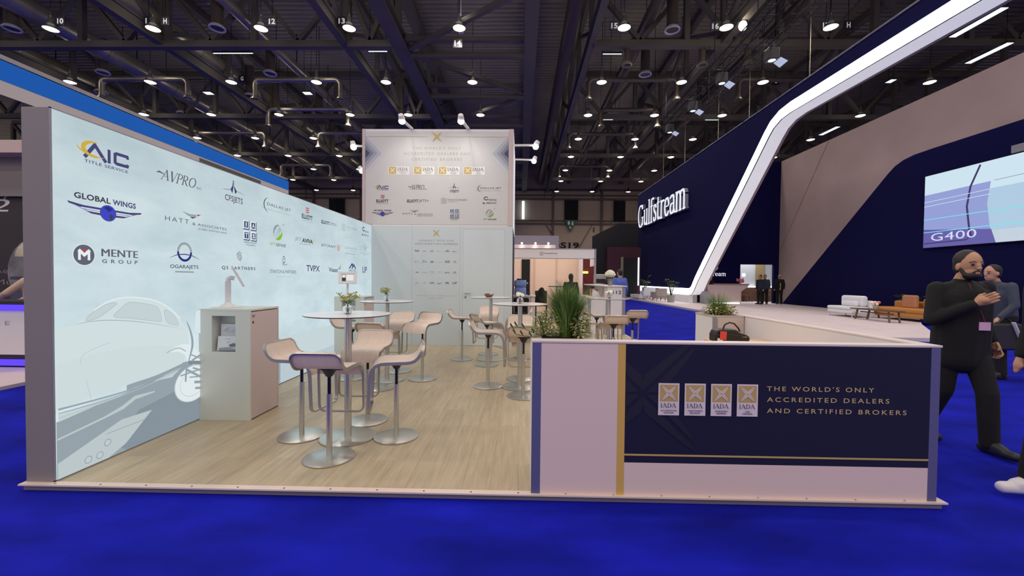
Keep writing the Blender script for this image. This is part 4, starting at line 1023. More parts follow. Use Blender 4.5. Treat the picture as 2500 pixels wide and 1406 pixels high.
for q in pts[1:] + p2[1:]:
    for s_ in (-1, 1):
        c = Vector(q); a = Vector((-.02, s_ * .012, .012)); b = Vector((.004, s_ * .02, .02)); mb.poly([c, c + a * .5 + b * .4, c + a + b, c + b * .6], 0); mb.poly([c, c + b * .6, c + a + b + Vector((0, 0, .008)), c + a * .5 + Vector((-.01, 0, .02))], 0)
mb.build('leaves', M['leaf'], t)
grass_clump(2.41, 5.07, .992, 420, .30, .18, 'arching green ornamental grass in the rear planter', rn)
shrub(2.32, 5.02, .992, .13, .12, .11, 260, 'white flowered low plant on the left side of the rear planter', rn, .032, ('leaf', 'leafc', 'leaf'), 16)
shrub(2.42, 4.98, .992, .10, .10, .09, 260, 'yellow green low plant at the front middle of the rear planter', rn, .034, ('leaf', 'petaly', 'leaf'))
shrub(2.51, 5.05, .992, .10, .12, .12, 240, 'cream edged low plant on the right side of the rear planter', rn, .034, ('leaf', 'leafc', 'leafd'), 8)

# ------------------------------------------------------------------ kiosks with tablets
def kiosk(y0, label, tlabel, blabels, rz):
    x0, x1, y1, H = -3.117, -2.613, y0 + .475, 1.085
    k = thing('info_kiosk', label, 'cabinet', (x0 / 2 + x1 / 2, y0 + .24, 0))
    nx0, nx1, nz0, nz1 = -2.988, -2.756, .668, 1.018
    mb = MB()
    mb.box(x0, nx0, y0, y0 + .02, .0, H - .02); mb.box(nx1, x1 - .002, y0, y0 + .02, .0, H - .02); mb.box(nx0, nx1, y0, y0 + .02, .0, nz0); mb.box(nx0, nx1, y0, y0 + .02, nz1, H - .02)
    mb.box(x0, x0 + .015, y0 + .02, y1, 0, H - .02); mb.box(x0, x1, y1 - .015, y1, 0, H - .02)
    mb.build('carcass', M['kwhite'], k)
    mb = MB(); mb.box(nx0 - .005, nx1 + .005, y0 + .13, y0 + .135, nz0 - .01, nz1 + .01); mb.box(nx0 - .008, nx0, y0 + .02, y0 + .13, nz0, nz1); mb.box(nx1, nx1 + .008, y0 + .02, y0 + .13, nz0, nz1); mb.box(nx0, nx1, y0 + .02, y0 + .13, nz0 - .008, nz0); mb.box(nx0, nx1, y0 + .02, y0 + .13, nz1, nz1 + .008)
    mb.build('niche_lining', M['kwhite'], k)
    MB().box(x0, x1, y0, y1, H - .02, H).build('top_board', M['kwhite'], k, False, .002)
    dr = MB().box(x1 - .018, x1, y0 + .02, y1 - .012, .012, H - .028).build('door', pm('kiosk_door', rgb(206, 188, 186), .5), k)
    mb = MB(); mb.prism(arc(y0 + .045, .955, .008, .012, 0, 360, 12)[:-1], fr_x(x1), 0, .004); mb.build('lock', M['dark'], dr)
    mb = MB(); mb.bar((x1 + .003, y0 + .03, 1.02), (x1 + .003, y0 + .075, 1.02), .003, .012, mi=0); mb.bar((x1 + .003, y0 + .05, 1.005), (x1 + .003, y0 + .055, 1.015), .003, .012); mb.build('lock_key', M['grey_al'], dr)
    br = pm('brochure_grey', rgb(150, 156, 164), .5)
    for j, (z0, z1, yo) in enumerate(((.675, .93, .075), (.675, .815, .032))):
        b = thing('brochure', blabels[j], 'brochure', (nx0 + .12, y0 + yo, nz0), 'brochures in the kiosk niches')
        mb = MB(); mb.bar((nx0 + .135, y0 + yo, z0), (nx0 + .135, y0 + yo + .018, z1), .212, .008, (0, 1, 0)); mb.build('cover', M['paper'], b)
        d = Draw(fr_y(y0 + yo - .005), {'g': br, 'l': pm('brochure_l', rgb(196, 200, 206), .5), 'd': pm('brochure_d', rgb(110, 116, 126), .5)})
        if j == 0:
            d.poly([(nx0 + .06, .875), (nx0 + .10, .905), (nx0 + .12, .905), (nx0 + .085, .875)], 'l'); d.poly([(nx0 + .12, .905), (nx0 + .14, .905), (nx0 + .17, .875), (nx0 + .15, .875)], 'l')
            d.rect(nx0 + .065, nx0 + .20, .862, .866, 'g'); d.rect(nx0 + .09, nx0 + .18, .845, .848, 'g'); d.poly([(nx0 + .2, .80), (nx0 + .225, .83), (nx0 + .225, .81)], 'd')
        else:
            d.ring(nx0 + .14, .765, .014, .012, .004, 'g', 180, 400); d.line([(nx0 + .11, .79), (nx0 + .17, .795)], .004, 'g'); d.poly([(nx0 + .05, .70), (nx0 + .14, .71), (nx0 + .225, .69), (nx0 + .225, .676), (nx0 + .05, .676)], 'g'); d.poly([(nx0 + .15, .735), (nx0 + .19, .75), (nx0 + .225, .745), (nx0 + .225, .72), (nx0 + .16, .715)], 'd')
        d.build('cover_print', b)
    # tablet on its stand
    cx, cy = -2.985, y0 + .22
    s = thing('tablet_stand', tlabel, 'tablet', (0, 0, H))
    s.location = (cx, cy, H)
    MB().box(cx - .135, cx + .12, cy - .1, cy + .1, H, H + .008).build('base_plate', M['white'], s, False, .002)
    MB().lathe([(.075, .008), (.07, .02), (.04, .035), (.028, .05)], (cx, cy, H), 20).build('foot', M['white'], s, True)
    MB().box(cx - .026, cx + .026, cy - .018, cy + .018, H + .03, H + .27).build('stem', M['white'], s, False, .008)
    pts = [(cx, cy, H + .26)] + [(cx + .035 - .035 * math.cos(a), cy, H + .27 + .035 * math.sin(a)) for a in [k_ * PI / 12 for k_ in range(1, 6)]] + [(cx + .055, cy, H + .296)]
    MB().tube(pts, .024, 10).build('elbow', M['white'], s, True)
    c = Vector((cx + .065, cy, H + .305)); up = Vector((-.45, 0, .9)).normalized(); sd = Vector((0, 1, 0)); nn = Vector((.9, 0, .45)).normalized()
    tb = MB()
    fr = lambda a, b, cc: c + sd * a + up * b + nn * cc
    rc = arc(.135, .095, .015, .015, 0, 90, 4) + arc(-.135, .095, .015, .015, 90, 180, 4) + arc(-.135, -.095, .015, .015, 180, 270, 4) + arc(.135, -.095, .015, .015, 270, 360, 4)
    tb.prism(rc, fr, .012, .03); tablet = tb.build('tablet_case', M['white'], s)
    sc = MB(); sc.prism([(-.115, -.078), (.115, -.078), (.115, .078), (-.115, .078)], fr, .03, .0315); sc.build('screen', pm('screen_grey', rgb(196, 194, 196), .2, emit=rgb(190, 188, 190), es=.35), tablet)
    dw = Draw(lambda a, b, cc: fr(a, b, .0315 + cc), {'d': pm('screen_d', rgb(52, 50, 56), .3), 'l': pm('screen_l', rgb(220, 220, 222), .3, emit=rgb(220, 220, 222), es=.4)})
    dw.rect(-.115, .115, .066, .07, 'd'); dw.rect(-.09, -.03, -.07, .05, 'd'); dw.rect(-.085, -.035, -.005, .045, 'l'); dw.rect(-.02, .09, -.06, .05, 'l'); dw.build('screen_content', tablet)
    if rz: s.rotation_euler = (0, 0, rz)
kiosk(3.934, 'white info kiosk nearer the viewer with a brochure niche and side door', 'white tablet stand seen edge on, on the nearer kiosk', ('back brochure leaning in the niche of the nearer kiosk', 'front brochure in the niche of the nearer kiosk'), .62)
kiosk(6.85, 'white info kiosk farther back by the sign tower', 'white tablet stand with its screen facing the viewer, on the farther kiosk', ('back brochure in the niche of the farther kiosk', 'front brochure in the niche of the farther kiosk'), -1.15)

# ------------------------------------------------------------------ bar tables
def make_table():
    t = thing('bar_table', '', 'table', (0, 0, 0), 'round bar tables')
    MB().lathe([(.228, 0), (.235, .003), (.235, .009), (.229, .012), (.0, .012)], seg=48, close=False).build('base_plate', M['steel'], t, True)
    MB().tube([(0, 0, .011), (0, 0, 1.07)], .03, 20).build('pole', M['steel'], t, True)
    MB().lathe([(.001, 1.0735), (.352, 1.0735), (.36, 1.078), (.36, 1.0825)], seg=64, close=False).build('tabletop_edge', M['tedge'], t)
    mb = MB(); mb.lathe([(.36, 1.0825), (.359, 1.085)], seg=64, close=False); mb.poly([(.359 * math.cos(2 * PI * k / 64), .359 * math.sin(2 * PI * k / 64), 1.085) for k in range(64)]); mb.build('tabletop', M['ttop'], t)
    return t
tb0 = make_table()
TABLES = [(-1.5, 3.568, 'white round bar table nearest the viewer, with green florets in a vase'), (-1.825, 5.622, 'white round bar table in the second row in front of the farther kiosk'), (-.512, 7.175, 'white round bar table with the brown bowl, by the tower door'),
          (.001, 5.359, 'white round bar table with pale roses, just left of the counter planter'), (1.54, 7.2, 'white round bar table in front of the desk numbered 112')]
for i, (x, y, lb) in enumerate(TABLES):
    if i == 0: tb0.location = (x, y, 0); tb0['label'] = lb
    else: copy_tree(tb0, (x, y, 0), None, lb)
# ------------------------------------------------------------------ bar stools
def make_stool(H):
    """faces +X; seat height H"""
    t = thing('bar_stool', '', 'stool', (0, 0, 0), 'bar stools at the round tables')
    MB().lathe([(.182, 0), (.19, .003), (.19, .009), (.184, .012), (0, .012)], seg=40, close=False).build('base_plate', M['steel'], t, True)
    MB().tube([(0, 0, .011), (0, 0, H - .22)], .0215, 16).build('column', M['steel'], t, True)
    MB().tube([(0, 0, H - .22), (0, 0, H - .05)], .0135, 12).build('gas_piston', M['piston'], t, True)
    mb = MB(); mb.lathe([(.022, -.085), (.03, -.075), (.055, -.03), (.075, -.022), (.075, -.012)], (0, 0, H), 16); mb.bar((0, 0, H - .035), (.02, -.16, H - .03), .014, .006); mb.build('mount', M['dark'], t, True)
    # profile of the looped band: back edge, seat, front bend, legs
    pr = [(-.225, .135), (-.205, .085), (-.18, .04), (-.155, .016), (-.125, .004), (-.09, 0), (0, 0), (.10, 0), (.135, -.004), (.165, -.016), (.19, -.04), (.205, -.07), (.212, -.105), (.216, -.16), (.22, -.26), (.224, -.345), (.226, -.425)]
    S = [0.0]
    for (a, b), (c, d) in zip(pr, pr[1:]): S.append(S[-1] + math.hypot(c - a, d - b))
    def at(s):
        s = max(0, min(S[-1], s))
        for k in range(len(S) - 1):
            if s <= S[k + 1] + 1e-9: break
        u = (s - S[k]) / (S[k + 1] - S[k]); p = (pr[k][0] + (pr[k + 1][0] - pr[k][0]) * u, pr[k][1] + (pr[k + 1][1] - pr[k][1]) * u)
        def nrm(j):
            a = pr[max(j - 1, 0)]; c = pr[min(j + 1, len(pr) - 1)]; l = math.hypot(c[0] - a[0], c[1] - a[1]); return (-(c[1] - a[1]) / l, (c[0] - a[0]) / l)
        n0, n1 = nrm(k), nrm(k + 1)
        n = Vector((n0[0] + (n1[0] - n0[0]) * u, 0, n0[1] + (n1[1] - n0[1]) * u)).normalized()
        return Vector((p[0], 0, H + p[1])), n
    HW, T = .185, S[-1]; r1, r2 = .055, .05
    path = []
    def add(s, w_): path.append((s, w_))
    nl = 26
    for k in range(nl + 1): add(r1 + (T - r1 - r2) * k / nl, -HW)
    for k in range(1, 6): a = k * PI / 12; add(T - r2 + r2 * math.sin(a), -HW + r2 - r2 * math.cos(a))
    for k in range(0, 5): add(T, -HW + r2 + (2 * HW - 2 * r2) * k / 4)
    for k in range(1, 6): a = k * PI / 12; add(T - r2 + r2 * math.cos(a), HW - r2 + r2 * math.sin(a))
    for k in range(nl + 1): add(T - r2 - (T - r1 - r2) * k / nl, HW)
    for k in range(1, 6): a = k * PI / 12; add(r1 - r1 * math.sin(a), HW - r1 + r1 * math.cos(a))
    for k in range(0, 5): add(0, HW - r1 - (2 * HW - 2 * r1) * k / 4)
    for k in range(1, 6): a = k * PI / 12; add(r1 - r1 * math.cos(a), -HW + r1 - r1 * math.sin(a))
    P3 = []
    for s, w_ in path:
        p, n = at(s); P3.append((p + Vector((0, w_, 0)), n))
    mb = MB(); N = len(P3)
    for i in range(N):
        p, n = P3[i]; tv = (P3[(i + 1) % N][0] - P3[i - 1][0]).normalized(); b = tv.cross(n).normalized()
        for e1, e2 in ((-1, -1), (1, -1), (1, 1), (-1, 1)): mb.v.append(tuple(p + n * (.013 * e1 - .006) + b * .0055 * e2))
    for i in range(N):
        j = (i + 1) % N
        for k in range(4): mb.f.append((i * 4 + k, i * 4 + (k + 1) % 4, j * 4 + (k + 1) % 4, j * 4 + k)); mb.m.append(0)
    mb.build('loop_frame', M['chrome'], t, True)
    mb = MB(); ns, nw = 22, 10; s1 = S[12] + .01
    for side in (1, -1):
        base = len(mb.v)
        for i in range(ns + 1):
            s = s1 * i / ns
            half = HW - .004
            if s < r1: half = HW - r1 + math.sqrt(max(0, r1 * r1 - (r1 - s) ** 2)) - .004
            p, n = at(s)
            for j in range(nw + 1): mb.v.append(tuple(p + n * (.0045 * side - .001) + Vector((0, half * (2 * j / nw - 1), 0))))
        for i in range(ns):
            for j in range(nw):
                q = base + i * (nw + 1) + j; f = (q, q + 1, q + nw + 2, q + nw + 1); mb.f.append(f if side > 0 else f[::-1]); mb.m.append(0)
    mb.build('seat_shell', M['seat'], t, True)
    return t
STOOLS = [(-1.918, 3.583, -8, .70, 'bar stool left of the nearest table, in front of the nearer kiosk'), (-1.472, 3.152, 90, .72, 'bar stool closest to the viewer, turned with its back to us'), (-1.485, 3.993, 270, .73, 'bar stool facing us behind the pole of the nearest table'),
          (-1.082, 3.597, 195, .69, 'bar stool right of the nearest table, turned to the left'), (-2.334, 5.676, 0, .73, 'bar stool in front of the farther kiosk, left of the second table'), (-1.79, 5.175, 80, .72, 'bar stool with its back to us just beyond the nearest table'),
          (-1.353, 5.698, 250, .78, 'bar stool right of the second left table, facing us'), (-1.822, 6.156, 270, .75, 'pale bar stool facing us behind the second left table'), (-1.006, 7.14, 0, .73, 'bar stool left of the table with the brown bowl'),
          (-.591, 7.684, 270, .75, 'bar stool against the tower door behind the bowl table'), (-.536, 6.69, 32, .70, 'bar stool in front of the bowl table, its pale back turned to us'), (-.411, 5.356, 0, .72, 'bar stool left of the table with the roses, seen from its side'),
          (.046, 4.927, 90, .73, 'bar stool with its back to us beside the counter planter'), (-.032, 7.209, 180, .75, 'bar stool right of the bowl table in front of the black suitcase'), (.01, 5.78, 270, .75, 'bar stool behind the table with the roses'),
          (1.40, 7.55, 10, .76, 'bar stool left of the table before desk 112, behind the grass'), (1.47, 6.5, 90, .73, 'bar stool with its back to us in front of desk 112, the left one'), (1.93, 7.1, 95, .77, 'bar stool with its back to us in front of desk 112, against the blue carpet'), (1.12, 6.9, 0, .70, 'bar stool half hidden by the plants before desk 112')]
for x, y, a, H, lb in STOOLS:
    s = make_stool(H); s.location = (x, y, 0); s.rotation_euler = (0, 0, math.radians(a)); s['label'] = lb
# ------------------------------------------------------------------ vases and bowl
def vase(x, y, label, kind, rnd):
    z = 1.0852
    v = thing('flower_vase', label, 'vase', (x, y, z), 'glass vases on the bar tables')
    MB().lathe([(.0, .002), (.022, .001), (.03, .006), (.042, .03), (.045, .045), (.038, .065), (.024, .078), (.022, .086), (.026, .09), (.022, .0885), (.019, .078), (.034, .062), (.041, .045), (.038, .03), (.026, .008), (0, .006)], (x, y, z), 28, 0, False).build('glass_bowl', M['glass'], v, True)
    st = MB(); fl = MB(); lf = MB()
    n = 16 if kind == 'florets' else 7
    for k in range(n):
        az = rnd.uniform(0, 2 * PI); r = rnd.uniform(.02, .095 if kind == 'florets' else .05); h = rnd.uniform(.12, .19) if kind == 'florets' else rnd.uniform(.10, .13)
        tip = (x + r * math.cos(az), y + r * math.sin(az), z + h)
        st.tube([(x - .01 * math.cos(az), y - .01 * math.sin(az), z + .01), (x + .006 * math.cos(az), y + .006 * math.sin(az), z + .085), tip], .0018, 5)
        if kind == 'florets':
            for q in range(9): fl.ell((tip[0] + rnd.uniform(-.02, .02), tip[1] + rnd.uniform(-.02, .02), tip[2] + rnd.uniform(-.004, .008)), (.006, .006, .005), seg=6, rings=4)
        else:
            fl.ell(tip, (.026, .026, .024), seg=9, rings=6); fl.ell((tip[0], tip[1], tip[2] + .012), (.016, .016, .016), seg=8, rings=5, mi=1)
        c = Vector((x + r * .7 * math.cos(az + 1), y + r * .7 * math.sin(az + 1), z + h * .75)); a = Vector((math.cos(az), math.sin(az), .3)) * .03; b = Vector((-math.sin(az), math.cos(az), .2)) * .01
        lf.poly([c, c + a * .5 + b, c + a, c + a * .5 - b])
    st.build('stems', M['leaf'], v); lf.build('leaves', M['leaf'], v)
    fl.build('flowers', [M['petaly'], M['petaly']] if kind == 'florets' else [M['petalw'], M['petaly']], v, True)
rv = random.Random(5)
vase(-1.505, 3.57, 'small glass vase of yellow green florets on the nearest bar table', 'florets', rv)
vase(-1.83, 5.63, 'small glass vase of yellow green florets on the second left table', 'florets', rv)
vase(.0, 5.36, 'small glass vase of pale roses on the table by the counter planter', 'roses', rv)
vase(1.55, 7.2, 'small glass vase of white blooms on the table before desk 112', 'roses', rv)
mb = MB(); n = 24
prof = [(.001, .004), (.05, .003), (.075, .03), (.082, .045), (.076, .044), (.068, .03), (.045, .012), (.001, .011)]
bo = thing('brown_bowl', 'small brown bowl with a wavy rim on the bar table by the tower door', 'bowl', (-.545, 7.17, 1.0852))
mb.lathe(prof, (-.545, 7.17, 1.0852), n, 0, False)
mb.v = [(v[0], v[1], v[2] + (.022 * max(0, math.cos(3 * math.atan2(v[1] - 7.17, v[0] + .545) + .6)) if v[2] > 1.12 else 0)) for v in mb.v]
mb.build('bowl_shell', pm('brown_wood', rgb(120, 76, 56), .45), bo, True)
# ------------------------------------------------------------------ behind the tower: cabinet, water jug, suitcase, jacket
cb = thing('side_cabinet', 'low white cabinet behind the tower with the blue water jug on it', 'cabinet', (.08, 9.85, 0))
MB().box(-.165, .345, 9.62, 10.1, 0, 1.0).build('carcass', M['white'], cb)
MB().box(-.168, .36, 9.59, 10.12, 1.0, 1.03).build('top_board', M['white'], cb)
MB().box(-.15, .24, 9.612, 9.62, .04, .985).build('door', M['pinkw'], cb)
MB().box(.243, .25, 9.61, 9.62, .02, .99).build('door_gap', M['dark'], cb)
jg = thing('water_jug', 'large translucent blue water jug with a handle standing on the low cabinet', 'jug', (0, 9.78, 1.03))
bl = pm('blue_plastic', rgb(120, 146, 214), .3, var=(6, .12))
rr = lambda cx, hw, hd, z: [(cx + a, 9.78 + b, z) for a, b in arc(hw - .04, hd - .04, .04, .04, 0, 90, 4) + arc(-hw + .04, hd - .04, .04, .04, 90, 180, 4) + arc(-hw + .04, -hd + .04, .04, .04, 180, 270, 4) + arc(hw - .04, -hd + .04, .04, .04, 270, 360, 4)]
mb = MB(); lv = [(0, .13, .12, 1.032), (0, .14, .125, 1.05), (0, .135, .12, 1.19), (.0, .118, .105, 1.21), (0, .135, .12, 1.235), (0, .142, .125, 1.25), (0, .142, .125, 1.36), (0, .12, .11, 1.385)]
R_ = [rr(a, b, c, z) for a, b, c, z in lv]; n = len(R_[0]); 
for r_ in R_: mb.v += r_
for k in range(len(R_) - 1):
    for j in range(n): mb.f.append((k * n + j, k * n + (j + 1) % n, (k + 1) * n + (j + 1) % n, (k + 1) * n + j)); mb.m.append(0)
mb.f.append(tuple(range(n - 1, -1, -1))); mb.m.append(0); mb.f.append(tuple((len(R_) - 1) * n + j for j in range(n))); mb.m.append(0)
mb.build('jug_body', bl, jg, True)
MB().lathe([(.05, 0), (.055, .01), (.055, .03), (.04, .035)], (-.03, 9.78, 1.385), 16).build('jug_cap', M['dark'], jg, True)
MB().tube([(.10, 9.70, 1.21), (.125, 9.68, 1.16), (.125, 9.68, 1.08), (.10, 9.70, 1.06)], .014, 8).build('jug_handle', bl, jg, True)
MB().tube([(.14, 9.72, 1.31), (.165, 9.70, 1.32), (.17, 9.70, 1.30)], .012, 8).build('spout', M['white'], jg, True)
MB().box(-.09, .07, 9.653, 9.656, 1.27, 1.34).build('label_print', pm('jug_label', rgb(150, 160, 200), .5), jg)
mb = MB().box(.17, .23, 9.7, 9.78, 1.03, 1.10); tag(mb.build('small_black_box', M['dark']), 'tiny black box on the cabinet right of the blue water jug', 'box')
su = thing('black_suitcase', 'tall black suitcase standing in front of the low cabinet', 'suitcase', (.02, 9.25, 0))
mb = MB(); mb.box(-.12, .17, 9.14, 9.36, .05, .93); mb.build('case_body', M['black'], su, False, .03); MB().box(-.15, .20, 9.15, 9.35, .88, .99).build('top_flap', M['black'], su, False, .03)
mb = MB(); mb.tube([(-.06, 9.25, .98), (-.06, 9.25, 1.02), (.1, 9.25, 1.02), (.1, 9.25, .98)], .01, 6); mb.build('handle', M['dark'], su)
for x in (-.1, .15): MB().tube([(x - .02, 9.16, .03), (x + .02, 9.16, .03)], .03, 12).build('wheel', M['dark'], su)
for z in (.3, .62): MB().box(-.125, .175, 9.128, 9.14, z, z + .06).build('strap', M['dark'], su)
# jacket over a high chair
jk = thing('high_chair', 'dark high chair with thin legs beyond the low cabinet', 'chair', (.55, 11, 0))
MB().box(.40, .72, 10.85, 11.15, .70, .74).build('seat', M['dark'], jk); MB().box(.40, .72, 11.13, 11.16, .74, 1.1).build('backrest', M['dark'], jk)
for x in (.42, .70):
    for y in (10.87, 11.13): MB().box(x - .012, x + .012, y - .012, y + .012, 0, .7).build('leg', M['dark'], jk)
j2 = thing('black_jacket', 'black leather jacket hung over the high chair beyond the low cabinet', 'jacket', (.56, 11, .75))
mb = MB(); mb.cap((.50, 11, .80), (.55, 11, 1.08), .10, .085); mb.cap((.63, 11, .80), (.58, 11, 1.08), .09, .08); mb.ell((.57, 11, 1.12), (.07, .06, .08)); mb.cap((.44, 10.98, .78), (.47, 10.98, 1.0), .05, .06)
remeshed(mb, 'jacket_shell', M['black'], j2, .015, 3)

# ------------------------------------------------------------------ desk 112
dk = thing('desk_112', 'white two level reception desk with the number 112', 'desk', (2.3, 11, 0))
dk.name = 'reception_desk'
MB().box(1.75, 2.25, 10.70, 12.6, 0, .93).build('lower_cabinet', M['white'], dk)
MB().box(1.745, 2.25, 10.685, 12.62, .93, .952).build('worktop', pm('worktop', rgb(216, 196, 178), .4), dk)
MB().box(2.25, 2.71, 10.69, 11.1, 0, 1.235).build('end_pillar', M['white'], dk)
MB().box(2.64, 2.71, 11.1, 14.2, 0, 1.235).build('back_panel', M['white'], dk)
MB().box(2.2, 2.745, 10.66, 14.3, 1.235, 1.262).build('top_shelf', M['white'], dk)
mb = MB(); mb.box(1.75, 1.83, 10.692, 10.70, 0, .93); mb.box(2.22, 2.255, 10.682, 10.69, 0, .93); mb.box(2.63, 2.71, 10.682, 10.69, 0, 1.235); mb.build('edge_trim', M['grey_al'], dk)
d = Draw(fr_y(10.685), {'k': M['dark'], 'side': M['dark']}); d.text('112', (2.385, 2.60, 1.05, 1.135), 'k', 1.15, 0, .015); d.build('number', dk)
for k, (x, y) in enumerate(((2.22, 11.4), (2.22, 12.5))): MB().box(x, x + .03, y, y + .03, .952, 1.235).build('shelf_post', M['white'], dk)
bx = thing('green_bin', 'dark green plastic tub under the top shelf of desk 112', 'tub', (2.1, 12.45, .952)); MB().lathe([(.09, 0), (.11, .25), (.115, .25), (.115, .262), (.1, .26), (.08, .01)], (2.1, 12.45, .952), 18, 0, False).build('tub_body', pm('dark_green', rgb(34, 84, 66), .5), bx, True); MB().lathe([(.0, .258), (.1, .258)], (2.1, 12.45, .952), 18, 0, False).build('lid', pm('dark_green2', rgb(30, 74, 58), .5), bx)
bx = thing('cardboard_box', 'brown cardboard box under the top shelf of desk 112', 'box', (2.12, 11.95, .952)); MB().box(2.02, 2.22, 11.85, 12.05, .953, 1.15).build('box_body', pm('cardboard', rgb(176, 132, 92), .8), bx); MB().box(2.02, 2.22, 11.79, 11.85, 1.13, 1.15).build('flap', pm('cardboard2', rgb(190, 146, 104), .8), bx)
bx = thing('paper_bag', 'crumpled pale paper bag on the worktop of desk 112', 'bag', (2.1, 11.4, .952)); mb = MB()
z0 = .953; c0 = [(1.98, 11.3), (2.2, 11.3), (2.2, 11.5), (1.98, 11.5)]; c1 = [(2.01, 11.36, 1.13), (2.14, 11.33, 1.07), (2.17, 11.45, 1.1), (2.0, 11.44, 1.16)]
for k in range(4): a, b = c0[k], c0[(k + 1) % 4]; mb.poly([(a[0], a[1], z0), (b[0], b[1], z0), c1[(k + 1) % 4], c1[k]])
mb.build('bag_shell', M['paper'], bx)
bk = thing('metal_bucket', 'grey metal bucket with white hydrangeas on the top shelf of desk 112', 'bucket', (2.38, 11.0, 1.262))
MB().lathe([(.055, 0), (.075, .17), (.08, .17), (.08, .18), (.07, .175), (.05, .01)], (2.38, 11.0, 1.263), 22, 0, False).build('bucket_body', pm('zinc', rgb(150, 150, 142), .4, .6), bk, True)
mb = MB(); rf = random.Random(9)
for k in range(60):
    az, el = rf.uniform(0, 2 * PI), rf.uniform(.1, 1.4); r = .12
    mb.ell((2.38 + r * math.cos(el) * math.cos(az), 11 + r * math.cos(el) * math.sin(az), 1.52 + .13 * math.sin(el)), (.035, .035, .03), seg=7, rings=5)
mb.ell((2.38, 11, 1.54), (.11, .11, .1)); mb.build('hydrangea_heads', M['petalw'], bk, True)
mb = MB()
for k in range(10):
    az = k * .63; c = Vector((2.38, 11, 1.44)); a = Vector((math.cos(az) * .15, math.sin(az) * .15, .05)); b = Vector((-math.sin(az) * .04, math.cos(az) * .04, 0)); mb.poly([c, c + a * .5 + b, c + a, c + a * .5 - b])
mb.build('leaves', M['leafd'], bk)

# ------------------------------------------------------------------ neighbour booth behind: white fascia
tag(MB().box(-1.5, 2.7, 14.46, 18.5, ZC, ZC + .004).build('grey_booth_carpet', pm('grey_carpet', rgb(132, 122, 116), .9)), 'grey carpet inside the white shell booth', 'carpet')
ib = thing('shell_booth', 'white shell booth with a lettered fascia behind the stand', 'booth', (1.2, 14.5, 0))
mb = MB(); mb.box(-.9, 2.6, 14.5, 14.56, 2.135, 2.5); mb.build('fascia', M['white'], ib)
mb = MB(); mb.box(-.9, 2.62, 14.48, 14.5, 2.48, 2.5); mb.box(-.9, 2.62, 14.48, 14.5, 2.135, 2.155); mb.box(2.58, 2.64, 14.48, 14.56, ZC, 2.5); mb.build('fascia_frame', M['grey_al'], ib)
mb = MB(); mb.box(-.9, 2.6, 18.5, 18.56, ZC, 2.5); mb.build('rear_wall', pm('booth_wall', rgb(222, 196, 176), .7), ib)
mb = MB(); mb.box(2.58, 2.62, 14.56, 15.4, 1.9, 2.5); mb.box(2.58, 2.62, 17.4, 18.5, ZC, 2.5); mb.build('side_wall', M['white'], ib)
mb = MB(); 
for x in (-.35, .62, 1.6): mb.box(x - .025, x + .025, 18.46, 18.5, ZC, 2.5)
mb.build('wall_posts', pm('booth_post', rgb(206, 176, 158), .6), ib)
MB().box(.05, .42, 18.44, 18.5, .4, 2.3).build('dark_banner', M['black'], ib)
d = Draw(fr_y(14.5), PD); d.ring(.735, 2.31, .068, .068, .010, 'dk', -60, 240); d.rect(.705, .765, 2.335, 2.343, 'dk'); d.rect(.715, .724, 2.235, 2.325, 'dk'); d.line([(.748, 2.33), (.748, 2.26), (.735, 2.235)], .009, 'dk')
d.text('international jet', (.83, 1.285, 2.288, 2.352), 'grey', 1, 0, .01); d.text('INTERIORS', (.84, 1.285, 2.255, 2.268), 'lg', 2.2); d.build('fascia_lettering', ib)
l = bpy.data.lights.new('booth_light', 'AREA'); l.energy = 40; l.size = 2.4; l.color = (1, .8, .62); o = bpy.data.objects.new('booth_light', l); o.location = (.9, 16.5, 3.2); COL.objects.link(o)
hb = thing('rear_booth', 'pale booth with a row of small spotlights above the white fascia', 'booth', (.4, 22, 0))
mb = MB(); mb.box(-1.2, 2.2, 24, 24.1, 2.6, 3.95); mb.build('header_wall', pm('header_grey', rgb(150, 144, 152), .7), hb)
mb = MB(); mb.box(-1.2, 1.85, 22, 22.1, 3.05, 3.25); mb.box(1.75, 1.85, 22, 22.1, ZC, 3.05); mb.box(-1.2, 1.85, 23.5, 23.6, 2.4, 3.1); mb.build('front_beam', M['pinkw'], hb)
for k, (x, z) in enumerate(((.06, 3.32), (.78, 3.32), (1.46, 3.32), (.06, 3.0), (.74, 3.0), (1.40, 3.0))):
    MB().ell((x, 21.9, z), .05, seg=8, rings=6).build('spot_bulb', M['spotglow'], hb, True)
# standing table in the booth, flowers
bt = thing('black_bar_table', 'bar table with a black top and pale flowers in the booth behind', 'table', (1.18, 13.4, ZC))
MB().lathe([(.0, 0), (.22, 0), (.22, .012), (0, .012)], (1.18, 13.4, ZC + .046), 24, 0, False).build('base_plate', M['steel'], bt); MB().tube([(1.18, 13.4, .01), (1.18, 13.4, 1.17)], .028, 10).build('pole', M['steel'], bt); MB().lathe([(0, 0), (.27, 0), (.27, .025), (0, .025)], (1.18, 13.4, 1.17), 28, 0, False).build('tabletop', M['dark'], bt)
fv = thing('flower_vase', 'thin vase of pale pink orchids on the black topped table', 'vase', (1.2, 13.4, 1.195)); MB().lathe([(.02, 0), (.025, .05), (.015, .1)], (1.2, 13.4, 1.196), 12).build('vase_body', M['white'], fv, True)
mb = MB(); [mb.ell((1.17 + .03 * math.sin(k * 2.1), 13.4 + .02 * math.cos(k), 1.32 + .03 * k), (.03, .02, .022), seg=7, rings=5) for k in range(4)]; mb.build('blossoms', pm('pale_pink', rgb(236, 206, 208), .6), fv, True); MB().tube([(1.2, 13.4, 1.28), (1.18, 13.4, 1.42)], .004, 5).build('stem', M['leaf'], fv)
